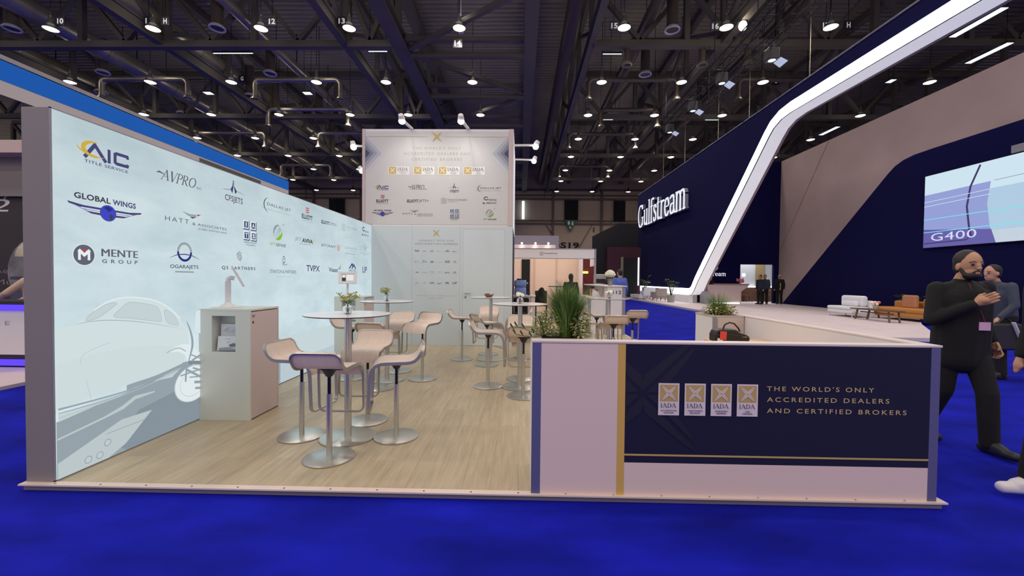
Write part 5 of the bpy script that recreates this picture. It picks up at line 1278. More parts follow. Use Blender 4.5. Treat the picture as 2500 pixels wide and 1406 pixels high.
# open kitchen wall with red interior
rk = thing('red_cabinet_booth', 'booth with dark red interior and a glowing yellow green sign', 'booth', (3.0, 19, 0))
mb = MB(); mb.box(2.70, 3.6, 20, 20.1, ZC, 2.4); mb.build('red_wall', pm('dark_red', rgb(104, 22, 14), .6), rk)
MB().box(2.72, 3.25, 19.9, 19.98, 1.72, 1.82).build('glowing_sign', em('lime_glow', (.75, .95, .15, 1), 2.2, False), rk)
db = thing('dark_booth', 'tall dark booth left of the navy wall with small spotlights inside', 'booth', (7.5, 33, 0))
mb = MB(); mb.prism([(5.9, 2.9), (5.9, 5.0), (8.0, 6.07), (9.6, 6.07), (9.6, 2.9)], fr_y(34), -.3, 0); mb.build('upper_wall', pm('booth_black', rgb(22, 20, 24), .8), db)
MB().box(7.0, 9.7, 33.6, 33.9, ZC, 4.1).build('maroon_panel', pm('maroon', rgb(62, 22, 38), .8), db)
MB().box(5.4, 8.2, 36, 36.2, ZC, 3.4).build('rear_wall', pm('booth_dark_grey', rgb(40, 36, 38), .8), db)
MB().box(8.1, 8.3, 33.5, 33.6, 0, 3.3).build('pale_post', pm('olive_post', rgb(128, 122, 104), .6), db)
MB().box(8.3, 9.4, 33.4, 33.6, ZC, 3.2).build('black_door', M['black'], db)
for x, z in ((6.2, 3.28), (6.65, 3.32), (7.0, 3.25)): MB().ell((x, 34.5, z), (.12, .12, .08), seg=8, rings=6).build('spot_bulb', M['lampglow'], db, True)
MB().box(9.42, 9.52, 33.3, 33.4, 1.0, 3.25).build('light_tube', M['litpanel'], db)
for k in range(2): MB().bar((5.95 + k * 1.4, 33.9, 5.3 + k * .75), (5.95 + k * 1.4, 33.9, 5.7 + k * .75), .12, .12).build('rail_spot', M['dark'], db)
cf = thing('coffee_machine', 'steel coffee machine behind the hydrangea bucket', 'coffee machine', (3.0, 15.2, 1.0))
MB().box(2.75, 3.15, 15.2, 15.6, 1.0, 1.62).build('machine_body', M['chrome'], cf, False, .02); MB().box(2.78, 3.12, 15.19, 15.2, 1.3, 1.45).build('front_panel', M['dark'], cf); MB().box(2.78, 3.12, 15.1, 15.2, 1.02, 1.06).build('drip_tray', M['dark'], cf)
cc = thing('back_counter', 'plain white counter under the coffee machine', 'counter', (3.0, 15.4, 0)); MB().box(2.72, 3.4, 15.1, 15.8, ZC, .97).build('cabinet', M['pinkw'], cc); MB().box(2.70, 3.42, 15.08, 15.82, .97, 1.0).build('worktop', M['white'], cc)

# ------------------------------------------------------------------ navy stand on the right
GX, GT, GZ = 10.5, 16.3, .05
gf = MB(); gp = [(8.4, 46), (8.4, 10.4), (10.4, 10.4), (13.3, 13.9), (16.6, 17.5), (18, 19), (18, 46)]
gf.prism(gp, lambda a, b, c: Vector((a, b, c)), ZC, GZ); o = gf.build('pale_stand_floor', M['gfloor']); tag(o, 'pale carpeted platform of the navy stand beside the blue aisle', 'platform')
mb = MB(); mb.box(8.38, 8.41, 10.4, 46, ZC, GZ + .004); tag(mb.build('floor_edge_trim', pm('edge_grey', rgb(190, 180, 180), .4)), 'thin grey edge trim along the pale platform', 'trim')
# front wall with the slanted light band
gw = thing('navy_wall', 'huge navy wall with a white glowing slanted light band', 'wall', (GX, 24, 0))
P0 = [(36.9, .60)]; 
inner = [(37.5, .55), (25.9, .55)] + [(25.55, .62), (25.25, .80), (25.0, 1.08)] + [(24.7, 1.40), (17.95, 7.55)] + [(17.6, 7.82), (17.1, 8.0), (16.5, 8.05)] + [(7.6, 7.88)]
outer = [(7.6, 8.87), (37.5, 9.03)]
mb = MB(); fr_g = lambda a, b, c: Vector((GX + c, a, b))
poly = inner + outer
mb.prism(poly, fr_g, 0, .05); mb.build('fabric_wall', M['gnavy'], gw)
MB().box(GX, GX + .25, 25.9, 37.5, GZ, .55).build('base_plinth', pm('plinth_white', rgb(226, 226, 230), .5), gw)
def ribbon(pts, off, fr, c0, c1, m, name):
    """strip of width off along the polyline, thickness c0..c1"""
    L = []
    n = len(pts)
    for k, p in enumerate(pts):
        a = pts[max(k - 1, 0)]; b = pts[min(k + 1, n - 1)]
        t = Vector((b[0] - a[0], b[1] - a[1], 0)).normalized(); nn = Vector((t.y, -t.x, 0))
        L.append((p, (p[0] + nn.x * off, p[1] + nn.y * off)))
    mb = MB()
    for (a, b), (c, d_) in zip(L, L[1:]):
        mb.prism([a, b, d_, c], fr, c0, c1)
    return mb.build(name, m, gw)
ribbon(inner, .40, fr_g, -.02, .0, M['led'], 'light_band')
# soffit returns along the opening
mb = MB(); jam = [p for p in inner[1:]]
for (a, b), (c, d_) in zip(jam, jam[1:]):
    mb.poly([(GX + .05, a, b), (GX + .62, a, b), (GX + .62, c, d_), (GX + .05, c, d_)])
mb.build('opening_soffit', pm('soffit_fabric_glow', rgb(224, 224, 232), .6, emit=rgb(236, 236, 234), es=.5), gw)  # emission stands in for the light band's brightness on the soffit
mb = MB(); 
for (a, b), (c, d_) in zip(jam, jam[1:]): mb.poly([(GX + .62, a, b), (GX + .74, a, b), (GX + .74, c, d_), (GX + .62, c, d_)])
mb.build('soffit_trim', M['taupe'], gw)
mb = MB().prism([(25.6, GZ), (24.9, GZ), (25.25, .8), (25.6, .58)], lambda a, b, c: Vector((GX + .55 + c, a, b)), 0, .4); mb.build('foot_block', M['grey_al'], gw)
mb = MB().tube([(GX - .01, 7.6, 8.88), (GX - .01, 37.5, 9.04)], .03, 6); mb.build('top_edge', M['grey_al'], gw)
# lettering on the wall (reads toward the viewer: far end first)
sg = thing('wall_lettering', 'large glowing white serif lettering on the navy wall', 'sign', (GX, 31, 6.5))
d = Draw(fr_mx(GX), {'w': em('letter_face', rgb(236, 240, 250), 1.0, False), 'side': pm('letter_side', rgb(150, 152, 172), .5)}); d.th = .22
d.roman('Gulfstream', (-36.6, -26.15, 5.95, 7.95), 'w', .17, .07, -.03); d.build('letters', sg)
# inner walls
tw = thing('taupe_wall', 'tall taupe fabric wall with a navy rounded section', 'wall', (GT, 20, 0))
MB().box(GT, GT + .2, 8.5, 26.9, GZ, 8.95).build('fabric_wall', M['taupe'], tw)
mb = MB(); nv = [(25.9, GZ), (18.75, 6.22)] + [(18.4, 6.48), (18.0, 6.64), (17.5, 6.72), (16.8, 6.74)] + [(8.6, 6.78), (8.6, GZ)]
mb.prism(nv, lambda a, b, c: Vector((GT - .06 + c, a, b)), 0, .06); mb.build('navy_section', M['gnavy'], tw)
mb = MB(); mb.prism([(26.6, 3.0), (26.55, 3.0), (22.4, 8.9), (22.5, 8.9)], lambda a, b, c: Vector((GT - .012 + c, a, b)), 0, .01); mb.build('fold_shade', pm('taupe_fold_shade', rgb(146, 124, 124), .85), tw)  # darker strip paints the soft shading of a fold in the fabric
nw = thing('navy_rear_wall', 'navy rear wall with a white emblem, behind the reception counter', 'wall', (13.5, 26.9, 0))
YG = 26.4
mb = MB(); mb.box(11.3, 13.9, YG, YG + .2, GZ, 8.95); mb.box(13.9, GT, YG, YG + .2, 2.49, 8.95); mb.box(16.0, GT, YG, YG + .2, GZ, 2.49); mb.build('fabric_wall', M['gnavy'], nw)
d = Draw(fr_y(YG), {'w': pm('emblem_white', rgb(226, 226, 236), .5, emit=rgb(226, 226, 236), es=.45)})
d.ring(12.25, 2.25, .24, .16, .022, 'w', 35, 345); d.rect(12.2, 12.52, 2.24, 2.265, 'w'); d.roman('Gulfstream', (11.15, 13.0, 1.74, 2.02), 'w', .17, .08); d.build('emblem_lettering', nw)
MB().box(14.0, 14.2, YG - .06, YG, 1.72, 1.93).build('lit_tile', M['litpanel'], nw)
bk = thing('meeting_room', 'bright room with grey panels seen through the opening of the navy rear wall', 'room', (15, 28, 0))
MB().box(13.4, 18, 29, 29.1, GZ, 2.9).build('panel_wall', pm('grey_glow', rgb(190, 194, 200), .5), bk)
MB().box(16.3, 16.9, 28.9, 29, GZ, 2.9).build('gold_panel', pm('bronze_panel', rgb(150, 130, 92), .4), bk)
MB().box(13.6, 18, 28.8, 28.85, 1.02, 1.08).build('light_strip', M['led'], bk)
MB().box(13.6, 18, 28.7, 28.8, GZ, 1.0).build('dark_base', M['walnut'], bk)
for x in (14.6, 15.0, 15.4, 16.3, 16.7):
    h = thing('dining_chair', 'dark wooden chair in the bright room beyond the navy rear wall', 'chair', (x, 28.2, GZ), 'chairs in the bright room')
    MB().box(x - .2, x + .2, 28.0, 28.4, GZ + .42, GZ + .47).build('seat', M['walnut'], h); MB().box(x - .2, x + .2, 28.38, 28.42, GZ + .47, GZ + .85).build('backrest', M['walnut'], h)
    for a in (-.18, .18):
        for b in (28.02, 28.38): MB().box(x + a - .02, x + a + .02, b - .02, b + .02, GZ, GZ + .42).build('leg', M['walnut'], h)
l = bpy.data.lights.new('meeting_room_light', 'AREA'); l.energy = 90; l.size = 2.5; o = bpy.data.objects.new('meeting_room_light', l); o.location = (15.5, 27.9, 3.4); COL.objects.link(o)
rd = thing('reception_counter', 'pale stone reception counter with a slanted end in front of the navy rear wall', 'counter', (12.6, 25.4, GZ))
mb = MB(); mb.prism([(11.38, GZ), (13.4, GZ), (13.4, .80), (13.82, 1.10), (13.82, 1.2), (11.38, 1.2)], fr_y(25.3), -.5, 0); mb.build('front', pm('pale_stone', rgb(206, 184, 184), .4), rd)
MB().box(11.7, 13.86, 25.26, 25.84, 1.2, 1.27).build('top_slab', pm('counter_top', rgb(150, 126, 124), .3), rd)
MB().box(11.45, 13.3, 25.27, 25.3, GZ + .005, GZ + .07).build('base_glow', M['led'], rd)
fl = thing('flower_arrangement', 'pink flowers on the right end of the stone reception counter', 'flowers', (13.5, 25.6, 1.27))
mb = MB(); rf = random.Random(2); [mb.ell((13.5 + rf.uniform(-.2, .2), 25.6 + rf.uniform(-.1, .1), 1.42 + rf.uniform(-.05, .18)), .06, seg=7, rings=5) for k in range(14)]; mb.build('blossoms', M['petalp'], fl, True); MB().lathe([(.06, 0), (.09, .12)], (13.5, 25.6, 1.272), 12).build('vase', M['white'], fl, True)
# screen
sc = thing('video_screen', 'large bright screen showing a pale blue aircraft cabin on the navy section', 'screen', (16.15, 13, 4.2))
MB().box(16.16, 16.24, 8.8, 16.95, 2.80, 5.68).build('screen_frame', M['dark'], sc)
SCP = {k: em('screen_' + k, rgb(*v), 1.0, k == 'a') for k, v in dict(a=(176, 204, 226), b=(150, 160, 214), c=(206, 228, 240), d=(104, 98, 168), e=(70, 60, 108), f=(92, 190, 232), g=(120, 232, 240), h=(196, 210, 224), w=(214, 218, 246), gr=(140, 152, 168)).items()}
d = Draw(fr_mx(16.158), SCP)
q = lambda y: -y
d.rect(-16.93, -8.85, 2.82, 5.66, 'a'); d.rect(-16.93, -8.85, 4.7, 5.66, 'c'); d.rect(-16.93, -8.85, 2.82, 3.25, 'h')
d.poly([(-16.93, 2.82), (-14.4, 2.82), (-14.6, 3.4), (-14.7, 4.2), (-14.6, 5.0), (-14.3, 5.66), (-16.93, 5.66)], 'b'); d.poly([(-16.93, 2.82), (-14.4, 2.82), (-14.55, 3.3), (-16.93, 3.55)], 'd'); d.poly([(-16.93, 4.9), (-14.6, 4.95), (-14.3, 5.66), (-16.93, 5.66)], 'c')
d.line([(-14.95, 5.6), (-15.25, 4.9), (-15.35, 4.2), (-15.25, 3.4), (-15.18, 3.1)], .07, 'e'); d.line([(-16.9, 2.98), (-15.35, 3.0), (-15.18, 3.12)], .04, 'e')
d.disc(-12.35, 4.35, .62, .5, 'gr', 30); d.disc(-12.35, 4.43, .62, .5, 'f', 30)
for z in (3.42, 3.93): d.line([(-16.93, z), (-8.85, z)], .025, 'g')
for z in (4.45, 4.62): d.line([(-16.93, z), (-14.6, z + .06)], .02, 'c')
d.line([(-14.5, 4.95), (-8.85, 5.05)], .02, 'gr'); d.line([(-13.0, 4.3), (-11.7, 4.32)], .03, 'g')
d.text('G400', (-16.62, -15.0, 3.06, 3.36), 'w', 1.05); d.build('screen_image', sc)
tk = MB().box(16.1, 16.24, 8.8, 14.0, 5.70, 5.95); tk.build('grey_box', M['grey_al'], sc)
# lounge furniture
ac = thing('white_armchair', 'wide white upholstered armchair on the pale platform', 'armchair', (13.1, 16.75, GZ))
wf = pm('white_fabric', rgb(222, 224, 230), .8)
A = lambda m, x0, x1, y0, y1, z0, z1, n, b=.05: MB().box(x0, x1, y0, y1, GZ + z0, GZ + z1).build(n, m, ac, False, b, 3)
A(wf, 12.75, 13.55, 16.1, 17.4, .14, .30, 'seat_base'); A(wf, 12.72, 13.4, 16.12, 17.38, .29, .42, 'seat_cushion', .06); A(wf, 13.45, 13.6, 16.08, 17.42, .14, .66, 'back_frame'); A(wf, 13.22, 13.46, 16.2, 17.3, .42, .84, 'back_cushion', .09); A(wf, 13.08, 13.24, 16.35, 17.1, .42, .62, 'lumbar_cushion', .07)
for x in (12.8, 13.5):
    for y in (16.15, 17.35): MB().tube([(x, y, GZ), (x, y, GZ + .14)], .018, 8).build('leg', M['white'], ac)
ct = thing('coffee_table', 'long low walnut coffee table between the white armchair and the tan sofa', 'table', (12.7, 15, GZ))
MB().prism([(12.5, 14.15), (12.9, 14.05), (13.0, 15.7), (12.55, 15.95)], lambda a, b, c: Vector((a, b, c)), GZ + .37, GZ + .41).build('tabletop', M['walnut'], ct)
for x, y in ((12.55, 14.25), (12.85, 14.2), (12.6, 15.75), (12.92, 15.6)): MB().bar((x, y, GZ), (x + .02, y + (.08 if y < 15 else -.08), GZ + .37), .04, .05).build('leg', M['walnut'], ct)
MB().box(12.7, 12.74, 14.3, 15.65, GZ + .26, GZ + .30).build('stretcher', M['walnut'], ct)
fp = thing('flower_pot', 'small woven pot of pink and white flowers on the walnut coffee table', 'flowers', (12.75, 15.05, GZ + .41))
MB().lathe([(.06, 0), (.085, .12), (.08, .13)], (12.75, 15.05, GZ + .412), 14).build('pot', pm('woven', rgb(170, 160, 128), .8), fp, True)
mb = MB(); [mb.ell((12.75 + rf.uniform(-.09, .09), 15.05 + rf.uniform(-.12, .12), GZ + .6 + rf.uniform(-.03, .06)), .05, seg=7, rings=5, mi=k % 2) for k in range(14)]; mb.build('blossoms', [M['petalp'], M['petalw']], fp, True)
so = thing('tan_sofa', 'low tan leather sofa with cushions beyond the coffee table', 'sofa', (14.2, 15.2, GZ))
A = lambda m, x0, x1, y0, y1, z0, z1, n, b=.05: MB().box(x0, x1, y0, y1, GZ + z0, GZ + z1).build(n, m, so, False, b, 3)
A(M['tan'], 13.75, 14.75, 14.2, 16.3, .12, .30, 'seat_base'); A(M['tan'], 13.72, 14.45, 14.2, 16.25, .29, .46, 'seat_cushion', .06); A(M['tan'], 14.5, 14.78, 14.2, 16.3, .3, .68, 'backrest'); A(M['tan'], 14.28, 14.52, 14.3, 14.95, .44, .82, 'back_cushion', .09)
mb = MB().box(14.1, 14.26, 15.0, 15.55, GZ + .45, GZ + .92); c_ = mb.build('throw_pillow', pm('rust_fabric', rgb(186, 130, 98), .8), so, False, .06, 3)
for x in (13.85, 14.65):
    for y in (14.3, 16.2): MB().box(x - .02, x + .02, y - .02, y + .02, GZ, GZ + .12).build('leg', M['walnut'], so)
# plants, chairs along the navy wall
def potted(x, y, h, label, rnd, pot=True, z=GZ):
    t = thing('potted_plant', label, 'plant', (x, y, z))
    if pot: MB().lathe([(.2, 0), (.26, .42), (.28, .45), (.25, .44), (.2, .38)], (x, y, z + .002), 18, 0, False).build('pot', pm('pot_grey', rgb(150, 146, 140), .6), t, True)
    st = MB(); lf = MB()
    for k in range(16):
        az = rnd.uniform(0, 2 * PI); r = rnd.uniform(.1, .42); hz = rnd.uniform(.5, 1) * h
        tip = Vector((x + r * math.cos(az), y + r * math.sin(az), z + .4 + hz)); st.tube([(x, y, z + .35), (x + r * .4 * math.cos(az), y + r * .4 * math.sin(az), z + .35 + hz * .6), tip], .012, 5)
        a = Vector((math.cos(az), math.sin(az), rnd.uniform(-.3, .5))).normalized() * .26; b = Vector((-math.sin(az), math.cos(az), 0)) * .12
        lf.poly([tip - a * .3, tip + a * .2 + b, tip + a * .7 + b * .6, tip + a, tip + a * .7 - b * .6, tip + a * .2 - b]); 
    st.build('stems', M['leafd'], t); lf.build('leaves', M['leafd'] if not pot else M['leaf'], t); return t
rp_ = random.Random(12)
potted(9.5, 26.2, 1.15, 'broad leafed plant in a grey pot by the navy wall, the right one', rp_); potted(9.6, 32.0, 1.3, 'tall leafy plant by the navy wall, the left one behind the chairs', rp_)
potted(15.4, 16.6, .45, 'small dark green plant between the white armchair and the tan sofa', rp_)
def lounge(x, y, rz, m, m2, label):
    t = thing('lounge_chair', label, 'chair', (x, y, GZ))
    MB().box(x - .38, x + .38, y - .36, y + .36, GZ + .25, GZ + .43).build('seat', m2, t, False, .05); MB().box(x - .40, x + .40, y + .28, y + .42, GZ + .3, GZ + .86).build('backrest', m, t, False, .05)
    for s_ in (-.42, .34): MB().box(x + s_, x + s_ + .08, y - .34, y + .36, GZ + .25, GZ + .62).build('armrest', m, t, False, .03)
    for a in (-.3, .3):
        for b in (-.3, .3): MB().tube([(x + a, y + b, GZ), (x + a, y + b, GZ + .25)], .02, 6).build('leg', M['walnut'], t)
    t.rotation_euler = (0, 0, rz)
ob = pm('olive_fabric', rgb(128, 112, 84), .8); gb = pm('grey_fabric', rgb(150, 138, 132), .8)
lounge(9.8, 31.5, 1.9, ob, ob, 'olive lounge chair farthest along the navy wall'); lounge(9.85, 30.2, 2.4, M['tan'], ob, 'tan backed lounge chair behind the grey chair along the navy wall'); lounge(9.2, 27.6, 3.3, gb, gb, 'grey lounge chair with its back to the aisle by the navy wall'); lounge(8.95, 28.9, 3.0, wf, wf, 'white lounge chair left of the grey chair by the navy wall')
sd = thing('low_white_bench', 'low white bench at the far end of the pale platform', 'bench', (8.75, 31, GZ)); MB().box(8.5, 9.0, 29.6, 32.0, GZ + .1, GZ + .32).build('bench_top', M['white'], sd); [MB().box(8.55, 8.95, y, y + .1, GZ, GZ + .1).build('leg', M['white'], sd) for y in (29.8, 31.7)]

# ------------------------------------------------------------------ neighbour stand on the left
cn = thing('blue_canopy', 'high canopy beam of the left stand with a bright blue fascia', 'canopy', (-6.2, 7, 3.7))
MB().box(-6.46, -6.0, 2.0, 10.55, 3.63, 3.86).build('beam', pm('beam_grey', rgb(222, 212, 204), .6), cn); MB().box(-6.0, -5.985, 2.0, 10.55, 3.63, 3.86).build('blue_fascia', M['blue_f'], cn); MB().box(-6.0, -5.988, 2.0, 10.55, 3.465, 3.63).build('grey_fascia', pm('fascia_grey', rgb(196, 188, 186), .6), cn)
mb = MB(); mb.box(-6.05, -6.0, 2.0, 10.55, 3.90, 3.93); mb.build('top_cable', M['grey_al'], cn)
for y in (9.6,): MB().box(-6.02, -5.98, y - 2.0, y - .2, 3.50, 3.60).build('soffit_panel', pm('dark_panel', rgb(84, 80, 80), .6), cn)
MB().box(-6.42, -6.05, 10.2, 10.5, ZC, 3.63).build('column', pm('column_pink', rgb(190, 172, 168), .6), cn)
MB().box(-11.5, -6.46, 7.5, 7.75, 3.657, 3.89).build('cross_beam', pm('beam_pink', rgb(196, 172, 164), .6), cn)
MB().box(-11.5, -6.5, 7.76, 7.8, 2.9, 3.657).build('grey_header', pm('header_dark', rgb(120, 112, 108), .6), cn)
bp = thing('exhibit_backdrop', 'dark printed backdrop with pale shapes in the left stand', 'backdrop', (-9.5, 8, 0))
MB().box(-12, -7.2, 7.85, 7.95, ZC, 3.05).build('panel', pm('backdrop_dark', rgb(44, 38, 40), .6), bp)
d = Draw(fr_y(7.85), {'w': pm('backdrop_white', rgb(206, 200, 196), .6), 'g': pm('backdrop_grey', rgb(110, 108, 112), .7, var=(3, .4)), 'b': pm('backdrop_blue', rgb(60, 64, 88), .7, var=(2, .3)), 'y': pm('backdrop_cream', rgb(186, 178, 150), .7, var=(3, .3))})
d.disc(-9.2, 1.45, .8, .75, 'g', 30); d.poly(arc(-9.15, 1.75, .7, .42, 0, 180, 14), 'y'); d.rect(-9.95, -8.6, 1.3, 1.36, 'b'); d.rect(-9.95, -8.6, .9, 1.1, 'b')
d.text('2', (-10.35, -9.93, 2.62, 2.86), 'w', 1, .2); d.ring(-9.93, 2.86, .12, .08, .03, 'w', 60, 200); d.text('Aer', (-10.25, -9.9, 1.42, 1.52), 'g'); d.text('Mu', (-10.25, -9.9, 1.2, 1.3), 'g'); d.build('print', bp)
lc = thing('blue_lit_counter', 'white counter edged with blue light strips in the left stand', 'counter', (-8.2, 6.3, 0))
MB().box(-10, -7.2, 6.0, 6.5, .20, .86).build('counter_body', M['white'], lc); MB().box(-10, -7.2, 5.98, 6.5, .95, 1.0).build('worktop', M['dark'], lc); MB().box(-10, -7.2, 5.97, 6.49, .87, .95).build('light_strip', M['bled'], lc)
MB().box(-10, -7.2, 6.05, 6.45, .02, .2).build('recess', M['dark'], lc); MB().box(-10, -7.2, 6.02, 6.06, .03, .12).build('base_light', M['bled'], lc)
d = Draw(fr_y(6.0), {'g': pm('counter_letter', rgb(150, 150, 158), .5)}); d.text('LE', (-7.84, -7.62, .64, .70), 'g', 1.6); d.build('lettering', lc)
lp_ = MB().box(-11, -6.45, 4.95, 12, ZC, .0); tag(lp_.build('left_stand_floor', pm('left_floor', rgb(206, 188, 188), .5)), 'pale raised floor of the left stand under the blue lit counter', 'platform')
# ------------------------------------------------------------------ people (local: facing +X, left +Y; built at the origin then placed)
def person(label, loc, rz, H=1.75, top='black', bottom='black', shoe='dark', hairm='hair', skin='skin', pose=None, fine=False, coat=0.0, beard=False, bald=False, longhair=False, hands=True, extra=None):
    mats = lambda k: M[k] if k in M else k
    t = thing('person', label, 'person', (0, 0, 0))
    k = H / 1.75
    J = dict(hip=(0, 0, .93), chest=(.0, 0, 1.30), neck=(.0, 0, 1.48), head=(.02, 0, 1.625), yaw=0.0,
             shL=(0, .185, 1.41), elL=(-.03, .235, 1.14), haL=(.03, .245, .90), shR=(0, -.185, 1.41), elR=(-.03, -.235, 1.14), haR=(.03, -.245, .90),
             knL=(.015, .1, .50), anL=(-.02, .105, .09), toL=(.17, .12, .035), knR=(.015, -.1, .50), anR=(-.02, -.105, .09), toR=(.17, -.12, .035))
    if pose: J.update(pose)
    V_ = {a: (Vector(b) * k if a != 'yaw' else b) for a, b in J.items()}
    hipL = V_['hip'] + Vector((0, .095, 0)) * k; hipR = V_['hip'] - Vector((0, .095, 0)) * k
    vox = .010 if fine else .018
    Rz = Matrix.Rotation(V_['yaw'], 3, 'Z'); hd = V_['head']
    def hp(x, y, z): return hd + Rz @ (Vector((x, y, z)) * k)
    b = MB()
    b.cap(V_['hip'], V_['chest'], .115 * k, .13 * k); b.cap(V_['chest'], V_['neck'], .11 * k, .055 * k); b.cap(V_['neck'], hd - Vector((.01, 0, .04)) * k, .054 * k, .052 * k)
    for s_ in 'LR':
        b.cap(V_['sh' + s_], V_['el' + s_], .048 * k, .038 * k); b.cap(V_['el' + s_], V_['ha' + s_], .037 * k, .026 * k)
        b.cap(hipL if s_ == 'L' else hipR, V_['kn' + s_], .078 * k, .05 * k); b.cap(V_['kn' + s_], V_['an' + s_], .048 * k, .034 * k); b.cap(V_['an' + s_] - Vector((0, 0, .02)) * k, V_['to' + s_] - Vector((0, 0, .008)) * k, .026 * k, .020 * k)
        h = V_['ha' + s_]; dr = (h - V_['el' + s_]).normalized(); 
        if fine: continue
        side = dr.cross(Vector((0, 0, 1))); side = side.normalized() if side.length > .1 else Vector((1, 0, 0))
        b.cap(h, h + dr * .06 * k, .028 * k, .03 * k)
        for q in range(4): b.cap(h + dr * .06 * k + side * (.028 - .018 * q) * k, h + dr * (.125 - .012 * abs(q - 1.3)) * k + side * (.024 - .016 * q) * k, .0105 * k, .009 * k, 6)
        b.cap(h + dr * .02 * k - side * .02 * k, h + dr * .07 * k - side * .05 * k, .012 * k, .010 * k, 6)
    Rm = Rz
    b.ell(hp(0, 0, .02), (.098 * k, .076 * k, .108 * k), Rm, 20, 14); b.ell(hp(.022, 0, -.055), (.068 * k, .060 * k, .068 * k), Rm, 18, 12); b.ell(hp(.05, 0, -.095), (.032 * k, .035 * k, .025 * k), Rm)
    b.ell(hp(.098, 0, -.012), (.016 * k, .014 * k, .026 * k), Rm); b.ell(hp(.104, 0, -.03), (.016 * k, .018 * k, .012 * k), Rm); b.ell(hp(.083, 0, .022), (.014 * k, .05 * k, .012 * k), Rm)
    b.ell(hp(.084, 0, -.062), (.012 * k, .026 * k, .007 * k), Rm); b.ell(hp(.084, 0, -.073), (.012 * k, .022 * k, .007 * k), Rm)
    for s_ in (-1, 1): b.ell(hp(-.004, s_ * .079, -.012), (.022 * k, .010 * k, .032 * k), Rm)
    if fine and extra: extra(b, V_, k)
    remeshed(b, 'body', mats(skin), t, (.0048 if fine else vox * .75), 1 if fine else 2)
    # eyes and brows
    e = MB()
    for s_ in (-1, 1): e.ell(hp(.083, s_ * .033, .004), (.011 * k, .013 * k, .010 * k), Rm, 10, 7)
    e.build('eyes', M['dark'], t, True)
    e = MB()
    for s_ in (-1, 1): e.tube([hp(.092, s_ * .012, .026), hp(.09, s_ * .035, .031), hp(.074, s_ * .056, .024)], [.004 * k, .005 * k, .003 * k], 6)
    e.build('eyebrows', mats(hairm), t, True)
    # hair
    hb = MB()
    if bald:
        hb.ell(hp(-.035, 0, .005), (.075 * k, .078 * k, .075 * k), Rm)
    else:
        hb.ell(hp(-.022, 0, .045), (.098 * k, .083 * k, .098 * k), Rm, 20, 14); hb.ell(hp(-.045, 0, -.015), (.062 * k, .078 * k, .075 * k), Rm)
    if longhair: hb.cap(hp(-.05, 0, .0), hp(-.07, 0, -.22), .07 * k, .06 * k)
    if beard:
        hb2 = MB(); hb2.ell(hp(.036, 0, -.088), (.062 * k, .062 * k, .042 * k), Rm); 
        for s_ in (-1, 1): hb2.cap(hp(.0, s_ * .068, -.02), hp(.04, s_ * .05, -.085), .014 * k, .02 * k)
        hb2.tube([hp(.082, -.032, -.06), hp(.1, 0, -.048), hp(.082, .032, -.06)], .007 * k, 6)
        remeshed(hb2, 'beard', mats(hairm), t, .007, 2)
    remeshed(hb, 'hair', mats(hairm), t, .008 if fine else .014, 2)
    # jacket
    c = MB()
    sh = V_['chest']; up = Vector((0, 0, 1))
    for s_ in (-1, 1):
        c.cap(V_['hip'] + Vector((0, s_ * .07, .02 - coat)) * k, sh + Vector((0, s_ * .08, 0)) * k, (.118 + coat * .12) * k, .128 * k)
    c.cap(V_['hip'] + Vector((.01, 0, .02 - coat)) * k, sh + Vector((.012, 0, .03)) * k, (.125 + coat * .1) * k, .142 * k); c.cap(sh, V_['neck'] - up * .05 * k, .138 * k, .078 * k)
    [c.cap(V_['neck'] + Vector((0, 0, -.075)) * k, V_['sh' + q_] + Vector((0, 0, -.02)) * k, .085 * k, .068 * k) for q_ in 'LR']; c.cap(sh, V_['neck'] - up * .03 * k, .12 * k, .07 * k)
    for s_ in 'LR':
        c.cap(V_['sh' + s_], V_['el' + s_], .07 * k, .056 * k); d_ = (V_['ha' + s_] - V_['el' + s_]); c.cap(V_['el' + s_], V_['el' + s_] + d_ * .9, .056 * k, .044 * k)
    remeshed(c, 'jacket', mats(top), t, vox, 3)
    c = MB()
    c.cap(V_['hip'] + Vector((0, .05, .06)) * k, V_['hip'] + Vector((0, -.05, .06)) * k, .115 * k, .115 * k)
    for s_ in 'LR':
        hpz = hipL if s_ == 'L' else hipR
        c.cap(hpz, V_['kn' + s_], .102 * k, .074 * k); c.cap(V_['kn' + s_], V_['an' + s_] + Vector((0, 0, -.005)) * k, .074 * k, .066 * k)
    remeshed(c, 'trousers', mats(bottom), t, vox, 3)
    for s_ in 'LR':
        c = MB(); a, q = V_['an' + s_], V_['to' + s_]; dr = (q - a); dr = dr.normalized(); back = a - Vector((dr.x, dr.y, 0)) * .05 * k
        c.cap(back + Vector((0, 0, -.045)) * k, q + Vector((0, 0, .005)) * k, .043 * k, .038 * k); c.cap(a + Vector((0, 0, -.005)) * k, (a + q) * .5, .047 * k, .042 * k)
        zmin = min(v[2] for v in c.v)
        remeshed(c, 'shoe', mats(shoe), t, .010, 2)
    t.location = loc; t.rotation_euler = (0, 0, rz)
    return t
